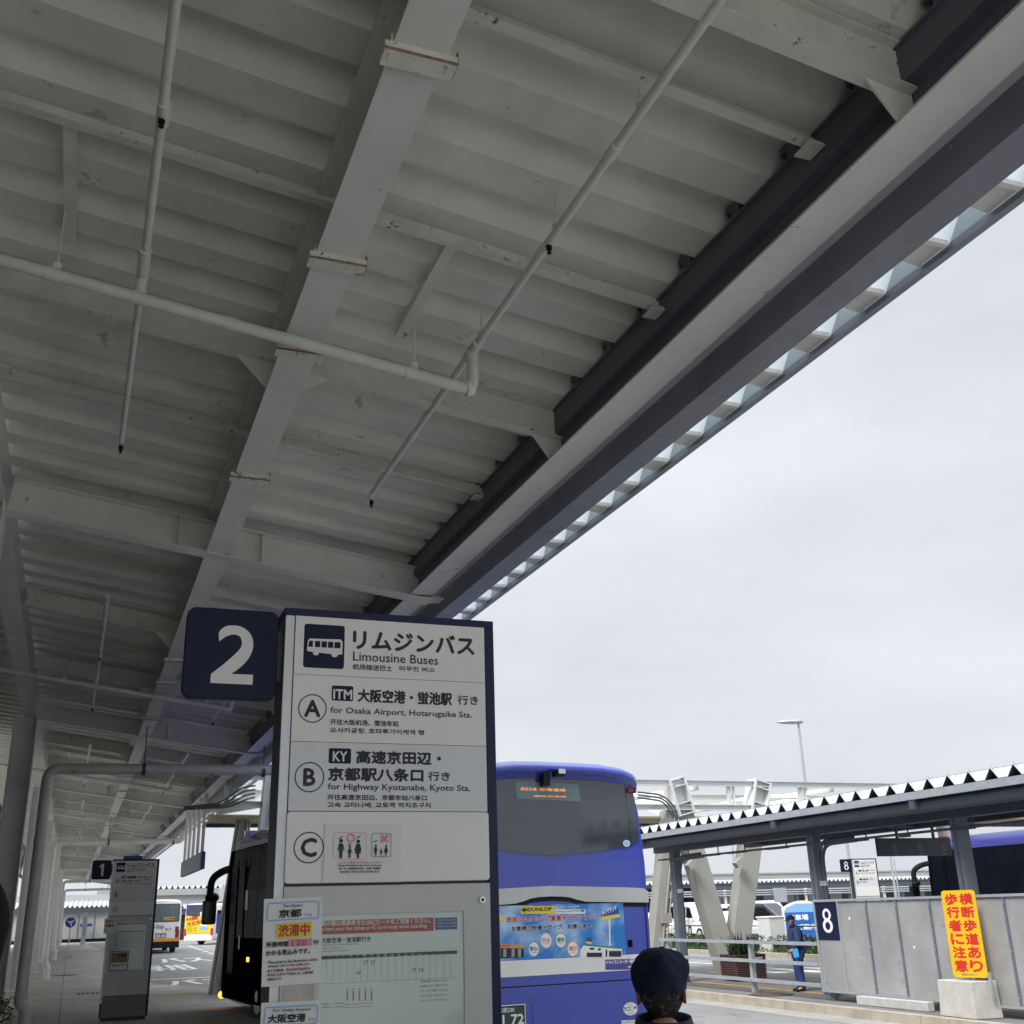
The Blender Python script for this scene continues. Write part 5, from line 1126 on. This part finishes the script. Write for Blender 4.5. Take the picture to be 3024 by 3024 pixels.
# utility cabinet, parking sign
cp = at(*cM(640, 1215), Z=0); t = thing('utility_cabinet', 'off white utility cabinet on the verge left of the guard', 'cabinet', (cp.x+.42, cp.y+.4, 0))
q = MB(); q.box((cp.x-.02, cp.y, .03), (cp.x+.62, cp.y+.8, 1.16)); q.build('body', SBODY, t, bevel=.01)
q = MB(); q.box((cp.x-.05, cp.y-.03, 1.16), (cp.x+.65, cp.y+.83, 1.20)); q.build('lid', SWHITE, t)
q = MB(); q.box((cp.x-.08, cp.y-.06, -.02), (cp.x+.68, cp.y+.86, .03)); q.build('plinth', CONC, t)
pk = at(*cM(860, 1190), Z=0); t = thing('parking_sign', 'blue parking information board with white arched border behind the guard', 'sign', (pk.x+.8, pk.y+.4, 0))
fp = Fr((pk.x+.15, pk.y+.35, 0), (.94, -.34, 0))
q = MB(); oa = [(0, -.02), (1.6, -.02), (1.6, 1.45)]+[(1.6-1.6*i/10, 1.45+.28*math.sin(math.pi*i/20+math.pi/2*0+.0)*0+.26*(1-abs(1-2*(i/10)**1.0)**2)) for i in range(1, 10)]+[(0, 1.45)]
q.prism(oa, fp, -.1, 0, 0); q.build('board', WHITE, t)
q = MB(); q.prism([(.08, .06), (1.52, .06), (1.52, 1.36), (.08, 1.36)], fp, .001, .006, 0); q.flat([(.08, 1.30), (1.52, 1.30), (1.45, 1.46), (1.1, 1.60), (.5, 1.60), (.15, 1.46)], fp, .0065, 1)
q.text('駐車場', fp, .20, 1.02, .75, .2, .008, 2, .01); q.text('ご案内', fp, .5, .68, .7, .2, .008, 2, .01); q.build('sign_face', [mat('parking_blue', (.02, .13, .50), .4), LBLUE, WHITE], t)
# parked vehicles
def car(loc, rotz, label, m, prof, glass, L, W=1.72, wr=.31, wy=(.8, 3.3), nm='parked_car', grp='vehicles in the parking area'):
    t = thing(nm, label, 'van' if nm == 'parked_van' else 'car', loc, grp, rotz)
    n = len(prof); hw = W/2; zm = max(z for _, z in prof); belt = .95
    def ww(z): return hw*(1-.16*max(0, (z-belt)/(zm-belt)))
    vs = []; ks = (-1, -.93, .93, 1)
    for k in ks:
        for y, z in prof:
            cy = L/2; vs.append((k*ww(z)*(1 if abs(k) < 1 else 1), cy+(y-cy)*(1 if abs(k) < 1 else .975), z-(0 if abs(k) < 1 else (.05 if z > .5 else -.03))))
    fs = [tuple(range(n)), tuple(reversed(range(3*n, 4*n)))]+[(j*n+i, j*n+(i+1) % n, (j+1)*n+(i+1) % n, (j+1)*n+i) for j in range(3) for i in range(n)]
    q = MB(); q.add(vs, fs, 0); o = q.build('body', m, t, local=True, bevel=.03)
    bm = bmesh.new(); bm.from_mesh(o.data); bmesh.ops.recalc_face_normals(bm, faces=bm.faces); bm.to_mesh(o.data); bm.free()
    for s in (-1, 1):
        for g in glass:
            q = MB(); pts = [V((s*(ww(z)+.012), y, z)) for y, z in g]; q.add(pts if s > 0 else list(reversed(pts)), [tuple(range(len(g)))]); q.add([p-V((s*.02, 0, 0)) for p in pts], [tuple(range(len(g)))]); q.build('side_window', GLASS, t, local=True)
        for y in wy: wheel(t, s*(hw+.01), y, wr, .2)
        q = MB(); q.ball((s*(hw+.10), L*.72, 1.02), (.10, .06, .08)); q.build('wing_mirror', m, t, local=True)
        q = MB(); q.ball((s*hw*.78, L-.03, .72), (.16, .10, .08)); q.build('headlight', CHROME, t, local=True)
        q = MB(); q.ball((s*hw*.82, .03, .85), (.10, .06, .14)); q.build('tail_lamp', LAMPR, t, local=True)
    return t
VAN = [(0, .3), (.0, .95), (.12, 1.75), (.3, 1.97), (3.1, 1.98), (3.55, 1.80), (4.25, 1.12), (4.65, .95), (4.69, .35), (4.4, .25), (.3, .25)]
VG = [[(.25, 1.08), (2.85, 1.08), (2.8, 1.72), (.3, 1.75)], [(2.98, 1.08), (4.02, 1.10), (3.5, 1.66), (2.95, 1.72)]]
SEDAN = [(0, .35), (.02, .9), (.5, 1.0), (1.05, 1.42), (2.4, 1.46), (3.2, 1.02), (4.2, .88), (4.4, .6), (4.38, .3), (.1, .25)]
SG = [[(.75, 1.0), (1.7, 1.0), (1.7, 1.36), (1.1, 1.36)], [(1.76, 1.0), (2.95, .99), (2.35, 1.37), (1.76, 1.37)]]
MINI = [(0, .35), (0, 1.0), (.15, 1.65), (.4, 1.82), (2.7, 1.80), (3.6, 1.15), (4.5, .95), (4.62, .6), (4.6, .28), (.1, .25)]
MG = [[(.3, 1.08), (1.4, 1.08), (1.4, 1.6), (.4, 1.62)], [(1.5, 1.08), (3.3, 1.08), (2.7, 1.58), (1.5, 1.62)]]
vp = at(*cV(1240, 905), Y=62); WV = mat('car_white', (.74, .74, .72), .25, var=.03, coat=.5)
car((vp.x+.1, 65.6, -.15), R_(172), 'white van parked side-on between the left post and the V support', WV, VAN, VG, 4.7, 1.7, .33, (.95, 3.5), 'parked_van')
vp2 = at(*cM(60, 690), Y=60); car((vp2.x, 63.5, -.15), R_(200), 'white minivan parked in the gap of the V support', WV, MINI, MG, 4.6)
vp3 = at(*cM(480, 800), Y=56); car((vp3.x+.6, 60, -.15), R_(205), 'dark grey minivan beside the white utility cabinet', CARD, MINI, MG, 4.6)
vp4 = at(*cM(360, 920), Y=52); car((vp4.x, 57, -.15), R_(185), 'small white car nose out in front of the dark minivan', WV, SEDAN, SG, 4.4)
vp5 = at(*cV(470, 1050), Y=60); car((vp5.x-.4, 64.5, -.15), R_(190), 'white car half hidden behind the leftmost beige leg', WV, SEDAN, SG, 4.4)
vp6 = at(45, 2735, Y=62); car((vp6.x-.6, 62, 0), R_(120), 'white car glimpsed between the drain pipe and the first column', WV, SEDAN, SG, 4.4)
vp7 = at(*cM(690, 660), Y=70); car((vp7.x, 74, -.15), R_(180), 'white van roof showing above the utility cabinet', WV, VAN, VG, 4.7, 1.7, .33, (.95, 3.5), 'parked_van')
db = citybus((vp3.x+5.5, 72.5, -.15), R_(82), 'dark bus under the far shelter behind the parked vehicles', BUSD)
db2 = citybus((vp.x+3.5, 71.5, -.15), R_(84), 'dark bus behind the white van under the far shelter', BUSD)
# traffic posts
def tpost(p, label, h=.8):
    t = thing('traffic_post', label, 'traffic post', p, 'orange traffic posts by the low fence'); x, y, z = p
    q = MB(); q.tube([(x, y, z), (x, y, z+.05)], .2, 14); q.build('base', RUBBER, t)
    q = MB(); q.tube([(x, y, z+.05), (x, y, z+h)], .055, 12); q.build('tube', CONEO, t)
    for k in range(2): q = MB(); q.tube([(x, y, z+h*.5+.2*k), (x, y, z+h*.5+.08+.2*k)], .058, 12); q.build('reflective_band', WHITE, t)
p = at(*cV(470, 1330), Y=45); tpost((p.x, 45, -.02), 'orange traffic post beside the leftmost beige leg', 1.0)
p = at(*cM(530, 1000), Y=47); tpost((p.x, 47, -.02), 'orange traffic post in front of the dark grey minivan', .95)
p = at(*cV(615, 1250), Y=44); t = thing('notice_board', 'white notice board on the low black fence', 'notice', (p.x, 44, 0)); q = MB(); q.box((p.x-.16, 43.98, .05), (p.x+.16, 44.02, .92)); q.build('board', WHITE, t)
q = MB(); fn = Fr((p.x-.14, 43.978, .1))
for k in range(4): q.text('関係者以外立入禁止', fn, .01, .1+.17*k, .25, .05, .001, 0, .002)
q.build('lettering', INKG, t)
# light poles
def lamp(px, py_top, py_bot, Y, r, label, head=True):
    a = at(*py_top, Y=Y); b2 = at(*py_bot, Y=Y); x = (a.x+b2.x)/2
    t = thing('light_pole', label, 'light pole', (x, Y, -.15), 'slender grey light poles')
    q = MB(); q.tube([(x, Y, -.15), (x, Y, a.z)], r, 12, r_end=r*.62); q.build('pole', GALV, t)
    if head:
        q = MB(); d_ = V((-.93, .3, 0)); c = V((x, Y, a.z+.05)); ring = []
        for s, hw, hh in ((-.35, .10, .05), (-.2, .26, .13), (.4, .34, .16), (1.1, .28, .12), (1.55, .05, .03)):
            o_ = c+d_*s*.72+V((0, 0, .05)); sd = V((.3, .93, 0)); ring.append([o_+sd*hw*.75*x_+V((0, 0, hh*.72*z_)) for x_, z_ in circ(0, 0, 1, 10)])
        q.loft(ring); q.build('lamp_head', GALV, t)
    return t
lamp(0, c55(1488, 118), c55(1553, 660), 46, .095, 'tall light pole with oval lamp head rising above the walkway')
lamp(0, c55(878, 1205), cV(1750, 300), 62, .09, 'thin pole seen between the two V legs', False)
lamp(0, cS(555, 185), cS(600, 570), 56, .13, 'grey pole seen left of the number 8 sign', False)
lamp(0, cS(1268, 430), cS(1330, 910), 58, .10, 'grey pole seen just right of the number 8 sign', False)
lamp(0, cS(1310, 430), cS(1375, 800), 66, .06, 'thinner pole right of the number 8 sign', False)
# far end of the platform and far left shelters
fs = thing('end_shelter', 'white roofed shelter with grey glass wall closing the far end of the platform', 'shelter', (1, 116, 0))
folded_roof(fs, -9, 3.3, 114, 118, 3.0, .25, .42, .17, True)
q = MB(); q.box((-9, 116.2, 3.0), (3.3, 116.6, 4.15)); q.build('roof_band', FARW, fs); q = MB(); q.box((-9, 114, 2.45), (3.3, 114.3, 2.98)); q.build('beam', DARKST, fs)
q = MB(); q.box((-9, 116, 2.3), (3.3, 116.1, 2.45)); q.build('rail', GALVD, fs)
for k in range(9):
    q = MB(); q.box((-9+k*1.4, 114.2, .3), (-9+k*1.4+1.36, 114.24, 2.40)); q.build('glass_panel', FARG, fs); q = MB(); q.box((-9+k*1.4+1.36, 114.15, 0), (-9+k*1.4+1.40, 114.26, 2.45)); q.build('post', DARKST, fs)
q = MB(); q.box((-9, 114.1, 0), (3.3, 114.3, .3)); q.build('base', BLACK, fs)
t = thing('painted_panel', 'grey wall panel with blue round arrow mark at the platform end', 'panel', (1.0, 113.9, 1.4)); f_ = Fr((-.2, 113.9, 1.0)); q = MB(); q.box((.95, 113.92, 1.35), (2.0, 113.95, 1.6)); q.build('blue_bar', BLUE, t)
pp = at(250, 2780, Z=0); t = thing('white_bollard_sign', 'slim white information post at the far end of the platform', 'sign', (1.15, 100, 0)); q = MB(); q.box((1.0, 100, 0), (1.35, 100.2, 2.45)); q.build('post', FARW, t)
q = MB(); fz = Fr((1.0, 99.99, 0)); [q.text(ch, fz, .09, 1.9-.3*k, .16, .2, .002, 0) for k, ch in enumerate('のりば案内')]; q.build('lettering', BLUE, t)
# blue round sign on a stand
t = thing('round_sign', 'round blue road sign on a thin post with heavy base on the platform', 'sign', (.10, 64, 0))
f_ = Fr((.06, 63.9, 1.70)); q = MB(); q.prism(circ(0, 0, .27, 30), f_, -.01, .0, 0); q.ring(0, 0, .25, .27, f_, .001, 1, 30); q.flat([(-.16, .10), (-.05, .04), (.18, .10), (.16, .03), (.02, -.05), (-.10, -.0)], f_, .002, 1); q.flat([(-.03, -.02), (.04, -.02), (.09, -.18), (.04, -.18)], f_, .002, 1); q.build('disc', [BLUE, WHITE], t)
q = MB(); q.tube([(.06, 63.95, 1.95), (.10, 64, .12)], .03, 8); q.build('post', GALV, t); q = MB(); q.box((-.14, 63.8, 0), (.34, 64.2, .16)); q.build('base', CONC, t, bevel=.02)
for x0, x1, y, z0, per, nm in ((6.0, 15.5, 118, 2.7, .55, 'far shelter roof behind the white bus and the yellow advert bus'),):
    s2 = shelter_far(nm, x0, x1, y, z0, per, .3); q = MB(); q.box((x0, y+.5, -.15), (x1, y+.6, z0-.2)); q.build('dark_wall', DARKW, s2)
hb = thing('hall_roof', 'large pale hall with scalloped roof edge far beyond the buses', 'building', (8, 135, 0))
q = MB(); q.box((2.5, 134, 0), (22, 150, 4.6)); q.build('wall', FARW, hb); q = MB(); q.box((2.5, 133.7, 4.3), (22, 134, 4.95)); q.build('parapet', FARG, hb)
folded_roof(hb, 2.5, 22, 133.8, 140, 4.96, .02, .62, .32, True, 'folded_roof', FARW, FARG)

# ================================================================== people
def skin(verts, edges, rad, sub=2, root=0):
    me = bpy.data.meshes.new('s'); me.from_pydata(verts, edges, []); me.update()
    o = bpy.data.objects.new('s', me); COL.objects.link(o); md = o.modifiers.new('skin', 'SKIN'); md.use_smooth_shade = True
    sv = me.skin_vertices[0].data if me.skin_vertices else None
    if sv is None:
        bm = bmesh.new(); bm.from_mesh(me); bm.verts.layers.skin.verify(); bm.to_mesh(me); bm.free(); sv = me.skin_vertices[0].data
    for i, r in enumerate(rad):
        sv[i].radius = (r, r) if not isinstance(r, tuple) else r; sv[i].use_root = (i == root)
    s_ = o.modifiers.new('sub', 'SUBSURF'); s_.levels = sub; s_.render_levels = sub
    bpy.context.view_layer.update(); ev = o.evaluated_get(bpy.context.evaluated_depsgraph_get()); m = bpy.data.meshes.new_from_object(ev)
    vs = [v.co.copy() for v in m.vertices]; fs = [tuple(p.vertices) for p in m.polygons]; bpy.data.objects.remove(o); bpy.data.meshes.remove(m); bpy.data.meshes.remove(me); return vs, fs
def head_mesh(q, c, yaw=0, s=1.0, mi=0, tilt=0, grow=0, zmin=None):
    """head facing +Y, c = centre of the head"""
    M = Matrix.Translation(c) @ Matrix.Rotation(yaw, 4, 'Z') @ Matrix.Rotation(tilt, 4, 'X'); n, m = 28, 22; vs = []
    for i in range(m+1):
        ph = math.pi*i/m; z = math.cos(ph); rr = math.sin(ph)
        for k in range(n):
            a = 2*math.pi*k/n; x = .076*rr*math.cos(a); y = .097*rr*math.sin(a); zz = .118*z
            if zz < 0: x *= 1-.30*(-zz/.118)**1.5; y = y*(1-.10*(-zz/.118))+(.022*(-zz/.118) if y > 0 else .03*(-zz/.118))
            if y > .05 and abs(x) < .022: 
                if -.03 < zz < .02: y += .022*(1-abs(x)/.022)*(1-(zz+.03)/.05 if zz > -.028 else 0)+.004
                if -.066 < zz < -.05: y += .006*(1-abs(x)/.022)
            if y > .05 and .012 < abs(x) < .045 and -.0 < zz < .03: y -= .008
            g = 1+grow; vs.append(M @ (V((x*g, y*g, zz*g))*s))
    fs = [(i*n+k, (i+1)*n+k, (i+1)*n+(k+1) % n, i*n+(k+1) % n) for i in range(m) for k in range(n)]
    q.add(vs, fs, mi, True); return M
def ear(q, M, sd, s=1, mi=0, k=1.0):
    rings = []
    for j, (r0, r1, o_) in enumerate(((.4, .55, 0), (.9, .95, .008), (1, 1, .016), (.86, .9, .021), (.5, .6, .017))):
        rings.append([M @ (V((sd*(.067+o_*k*.8), -.012-.010*o_*40+.017*r0*math.cos(t)*1.1-.004, -.016+.033*r1*math.sin(t)))*s) for t in [2*math.pi*i/14 for i in range(14)]])
    q.loft(rings, mi, True)
J = dict(pel=(0, 0, .95), sp=(0, -.01, 1.10), ch=(0, -.012, 1.28), nk=(0, -.005, 1.42), hd=(0, .012, 1.52))
def person(loc, rotz, label, h=1.7, lean=0, top=None, bottom=None, arms=None, head_yaw=0, tilt=0, shoe=None, bulk=1):
    t = thing('person', label, 'person', loc, None, rotz); k = h/1.74
    def P(p):
        x, y, z = p
        if z > .95: y += lean*(z-.95)
        return V((x*k, y*k, z*k))
    ar = arms or {}
    sk = [J['pel'], J['sp'], J['ch'], J['nk'], J['hd']]; rd = [.125, .115, .135, .066, .062]; ed = [(0, 1), (1, 2), (2, 3), (3, 4)]
    idx = {}
    for s, nm in ((-1, 'L'), (1, 'R')):
        el = ar.get(nm, {}).get('el', (s*.235, -.04, 1.09)); wr = ar.get(nm, {}).get('wr', (s*.245, .05, .85))
        b0 = len(sk); hd_ = V(wr)+(V(wr)-V(el)).normalized()*.075
        sk += [(s*.165, -.012, 1.36), el, wr, tuple(hd_)]; rd += [.062, .043, .028, .034]; ed += [(2, b0), (b0, b0+1), (b0+1, b0+2), (b0+2, b0+3)]; idx[nm] = b0
    for s, nm in ((-1, 'l'), (1, 'r')):
        b0 = len(sk); sk += [(s*.09, 0, .86), (s*.10, .03, .48), (s*.10, -.02, .09), (s*.115, .13, .04)]; rd += [.088, .056, .042, .035]; ed += [(0, b0), (b0, b0+1), (b0+1, b0+2), (b0+2, b0+3)]; idx[nm] = b0
    pts = [P(p) for p in sk]
    q = MB(); v, f = skin(pts, ed, [r*k for r in rd]); q.add(v, f, 0, True)
    # fingers, each its own bent chain rooted in the palm
    for s, nm in ((-1, 'L'), (1, 'R')):
        b0 = idx[nm]; wv, hv = pts[b0+2], pts[b0+3]; d = (hv-wv).normalized(); side = V((0, 1, 0)) if abs(d.y) < .8 else V((0, 0, 1)); side = (side-d*side.dot(d)).normalized(); inn = d.cross(side)*(-s)
        for j, l in enumerate((.062, .072, .067, .052)):
            a = hv+side*(.026-.017*j)*k; q.tube([a, a+d*l*.5*k+inn*.004, a+d*l*.8*k+inn*.018*k, a+d*l*.9*k+inn*.034*k], .0085*k, 7, 0, True, .0062*k)
        a = wv.lerp(hv, .45)+side*.026*k; q.tube([a, a+side*.022*k+d*.02*k, a+side*.028*k+d*.05*k+inn*.012*k], .0095*k, 7, 0, True, .007*k)
    M = head_mesh(q, P((0, .025, 1.60)), head_yaw, k, 0, tilt); 
    for s in (-1, 1): ear(q, M, s, k, 1)
    for s in (-1, 1): q.ball(M @ (V((s*.030, .083, .008))*k), .010*k, 2, 8, 6)
    q.flat([(-.022, -.062), (.022, -.062), (.018, -.068), (-.018, -.068)], Fr(M @ V((0, 0, 0)), M.to_3x3() @ V((-1, 0, 0)), M.to_3x3() @ V((0, 0, 1))), .100*k, 1)
    q.build('body', [SKIN, EAR, BLACK], t, local=True)
    if top:
        n0 = [0, 1, 2, 3]; pv = [pts[0]+V((0, 0, -.10*k)), pts[1], pts[2], pts[3]+V((0, 0, -.02))]; e2 = [(0, 1), (1, 2), (2, 3)]; r2 = [.152*k*bulk, .140*k*bulk, .158*k*bulk, .066*k]
        for nm in ('L', 'R'):
            b0 = idx[nm]; m_ = len(pv); pv += [pts[b0], pts[b0+1], pts[b0+2]+(pts[b0+1]-pts[b0+2])*.08]; e2 += [(2, m_), (m_, m_+1), (m_+1, m_+2)]; r2 += [.078*k*bulk, .060*k*bulk, .046*k*bulk]
        v, f = skin(pv, e2, r2); q = MB()
        v = [p+V((noise.noise(p*9), noise.noise(p*9+V((5, 0, 0))), 0))*.010 for p in v]; q.add(v, f, 0, True); q.build('jacket', top, t, local=True)
    if bottom:
        pv = [pts[0]]; e2 = []; bulk = 1+(bulk-1)*.35; r2 = [.128*k*bulk]
        for nm in ('l', 'r'):
            b0 = idx[nm]; m_ = len(pv); pv += [pts[b0], pts[b0+1], pts[b0+2]+V((0, 0, -.045*k))]; e2 += [(0, m_), (m_, m_+1), (m_+1, m_+2)]; r2 += [.104*k*bulk, .080*k*bulk, .068*k*bulk]
        v, f = skin(pv, e2, r2); q = MB(); v = [p+V((noise.noise(p*8), noise.noise(p*8+V((5, 0, 0))), 0))*.012 for p in v]; q.add(v, f, 0, True); q.build('trousers', bottom, t, local=True)
    for nm in ('l', 'r'):
        a = pts[idx[nm]+2]; c = V((a.x, a.y+.075*k, 0)); rings = []
        for z, gx, gy in ((0, 1, 1), (.03, 1.02, 1.02), (.055, .92, .95), (.085, .7, .62), (.10, .62, .45)):
            rings.append([V((c.x+.048*gx*k*math.cos(i*.3927), c.y-.03*(1-gy)*3*k+.135*gy*k*math.sin(i*.3927), z*k)) for i in range(16)])
        q = MB(); q.loft(rings, 0, True); q.loft([[V((p.x, p.y, z)) for p in rings[0]] for z in (.001, .022)], 1, True); q.build('shoe', [shoe or BLACK, WHITE], t, local=True)
    return t, M, k
# man in the soft navy cap, close to the camera, seen from behind
MX, MY_ = 1.705, 3.2
hz = at(1962, 2797, Y=MY_).z
t, M, k = person((MX, MY_+.02, 0), R_(-20), 'man in soft navy cap seen from behind at the bottom edge', (hz+.004)/1.735*1.74, -.03, JACK, TROU, None, R_(-12), R_(4), None, 1.25)
q = MB(); n, m = 40, 16; vs = []      # hair below the cap, cropped short
for i in range(m+1):
    ph = math.pi*(.30+.52*i/m)
    for j in range(n+1):
        a = math.pi*(1.0+1.0*j/n); z = .118*math.cos(ph); rr = math.sin(ph); x = .081*rr*math.cos(a); y = .102*rr*math.sin(a)
        if z < 0: x *= 1-.26*(-z/.118)**1.5; y += .026*(-z/.118)
        vs.append(M @ (V((x, y+.004, z))*k*(1+.012*noise.noise((x*60, y*60, z*25)))))
q.add(vs, [(i*(n+1)+j, i*(n+1)+j+1, (i+1)*(n+1)+j+1, (i+1)*(n+1)+j) for i in range(m) for j in range(n)], 0, True); q.build('hair', HAIR, t, local=True)
q = MB(); n, m = 64, 30; vs = []      # cap crown with sagging folds
for i in range(m+1):
    v_ = i/m; ph = v_*math.pi*.60; 
    for j in range(n):
        a = 2*math.pi*j/n; rr = min(1.0, math.sin(ph)**.62 if ph > 0 else 0); bulge = 1+.10*math.exp(-((v_-.62)/.22)**2)
        x = .0865*rr*bulge*math.cos(a); y = .108*rr*bulge*math.sin(a)-.004; z = .032+.092*(max(0, math.cos(ph))**.82 if ph < 1.57 else 1.35*math.cos(ph))
        p = V((x, y, z)); nn = V((x, y, z-.03)); nn = nn.normalized() if nn.length else V((0, 0, 1))
        fold = .0085*math.sin(a*5+3*v_+1.2*noise.noise(p*12))*math.exp(-((v_-.6)/.3)**2)+.008*noise.noise(p*17)+.005*noise.noise(p*38)
        p.z -= .10*max(0, p.x)*max(0, 1-v_*1.1); vs.append(M @ ((p+nn*fold*min(1, v_*3))*k*1.04))
q.add(vs, [(i*n+j, (i+1)*n+j, (i+1)*n+(j+1) % n, i*n+(j+1) % n) for i in range(m) for j in range(n)], 0, True)
q.ball(M @ (V((.012, .0, .1275))*k), (.008, .008, .005), 0, 10, 6)
q.build('cap', CLOTH, t, local=True)
q = MB(); rings = []
for s in range(9):
    a = R_(25+130*s/8); rings.append([M @ (V((.083*math.cos(a)*g, .104*math.sin(a)*g+e, zz))*k) for g, e, zz in ((1.0, 0, -.002), (1.0, .062*math.sin(a), -.016), (1.0, .062*math.sin(a), -.020), (1.0, 0, -.007))])
q.loft(rings, 0, True); q.build('cap_brim', CLOTH, t, local=True)
q = MB(); rings = []
for z, r in ((1.38, .150), (1.42, .122), (1.46, .100), (1.51, .088), (1.507, .081), (1.45, .075)): rings.append([V((r*1.08*math.cos(2*math.pi*i/24)*k, (-.005+r*math.sin(2*math.pi*i/24))*k, (z+.012*math.sin(2*math.pi*i/24))*k)) for i in range(24)])
q.loft(rings, 0, True, False, False); q.build('collar', JACK, t, local=True)
# standing guard on the island
GP_ = at(2352, 2928, Z=0); GH = at(2330, 2697, Y=GP_.y).z
t, M, k = person((GP_.x+.13, GP_.y, 0), R_(72), 'guard in dark blue uniform and peaked cap standing behind the guard rail', GH/1.735*1.74*.985, .10, JACKB, TROU, {'L': {'el': (-.25, .02, 1.08), 'wr': (-.22, .20, .93)}, 'R': {'el': (.24, -.06, 1.08), 'wr': (.24, .04, .84)}}, 0, R_(-6), None, 1.45)
q = MB(); n, m = 24, 10; vs = []
for i in range(m+1):
    ph = i/m*math.pi*.54
    for j in range(n): a = 2*math.pi*j/n; vs.append(M @ (V((.083*math.sin(ph)**.8*math.cos(a) if ph else 0, (.104*math.sin(ph)**.8*math.sin(a) if ph else 0), .028+.100*math.cos(ph)))*k))
q.add(vs, [(i*n+j, (i+1)*n+j, (i+1)*n+(j+1) % n, i*n+(j+1) % n) for i in range(m) for j in range(n)], 0, True); q.build('cap', CLOTH, t, local=True)
q = MB(); rings = []
for s in range(9):
    a = R_(25+130*s/8); rings.append([M @ (V((.083*math.cos(a), .102*math.sin(a)+e, zz))*k) for e, zz in ((0, .022), (.075*math.sin(a), .006), (.075*math.sin(a), .001), (0, .016))])
q.loft(rings, 0, True); q.build('cap_brim', CLOTH, t, local=True)
q = MB(); n, m = 24, 8; vs = []
for i in range(m+1):
    ph = math.pi*(.40+.28*i/m)
    for j in range(n+1):
        a = math.pi*(1.0+j/n); z = .118*math.cos(ph); x = .080*math.sin(ph)*math.cos(a); y = .101*math.sin(ph)*math.sin(a)+.02*max(0, -z/.118); vs.append(M @ (V((x, y, z))*k))
q.add(vs, [(i*(n+1)+j, i*(n+1)+j+1, (i+1)*(n+1)+j+1, (i+1)*(n+1)+j) for i in range(m) for j in range(n)], 0, True); q.build('hair', HAIRB, t, local=True)
pg = at(2350, 2815, Y=GP_.y-.26); q = MB(); q.prism(rrect(-.055, -.085, .055, .085, .02), Fr(pg, (.9, -.3, .2), (.1, .3, .9)), -.01, .01); tag(q.build('light_blue_cloth', mat('cloth_cyan', (.03, .32, .62), .7), bevel=.004), 'light blue folded cloth held by the guard', 'cloth')
# long-haired person at the left picture edge
LP_ = at(-112, 2745, Y=2.5)
t, M, k = person((LP_.x, LP_.y, 0), R_(62), 'person with long black hair cut off by the left picture edge', LP_.z/1.60*1.74, 0, mat('beige_coat', (.35, .28, .20), .7, var=.15), TROU, None, 0, 0)
q = MB(); n, m = 30, 18; vs = []
for i in range(m+1):
    v_ = i/m
    for j in range(n+1):
        a = math.pi*(.86+1.28*j/n)
        if v_ < .5: ph = math.pi*v_; z = .125*math.cos(ph); r_ = math.sin(ph)
        else: z = -.36*(v_-.5)*2*.55; r_ = 1-.25*(v_-.5)*2
        vs.append(M @ (V((.090*r_*math.cos(a), .112*r_*math.sin(a)+.004, z))*k*(1+.01*noise.noise((a*4, v_*3, 0)))))
q.add(vs, [(i*(n+1)+j, i*(n+1)+j+1, (i+1)*(n+1)+j+1, (i+1)*(n+1)+j) for i in range(m) for j in range(n)], 0, True); q.build('hair', HAIRB, t, local=True)
# shrub in a pot at the lower left
t = thing('potted_shrub', 'leafy green shrub in a grey pot at the lower left beside the drain pipe', 'shrub', (-.95, 17.2, 0))
q = MB(); q.loft([[V((-.95+r*math.cos(i*.314), 17.2+r*math.sin(i*.314), z)) for i in range(20)] for z, r in ((0, .20), (.30, .27), (.34, .29), (.34, .25), (.28, .24))], 0, True); q.build('pot', CONC, t)
q = MB(); random.seed(21)
for k in range(14): a = random.random()*6.28; q.tube([(-.95, 17.2, .28), (-.95+.12*math.cos(a), 17.2+.12*math.sin(a), .45), (-.95+.28*math.cos(a), 17.2+.28*math.sin(a), .55+.2*random.random())], .010, 6, 0, True, .004)
q.build('stem', mat('bark', (.09, .06, .035), .9), t)
q = MB()
for k in range(900):
    r = random.random()**.5; a = random.random()*6.28; ph = random.random()*2-1; p = V((-.95+.42*r*math.cos(a)*(1-ph*ph*.5), 17.2+.42*r*math.sin(a)*(1-ph*ph*.5), .52+.27*ph*r+.08*noise.noise((a, ph, 0))))
    d = V((random.gauss(0, 1), random.gauss(0, 1), random.gauss(.3, .8))).normalized(); s = d.orthogonal().normalized(); l = random.uniform(.035, .075)
    q.add([p, p+d*l*.5+s*l*.28, p+d*l, p+d*l*.5-s*l*.28], [(0, 1, 2, 3)])
q.build('foliage', LEAF, t)
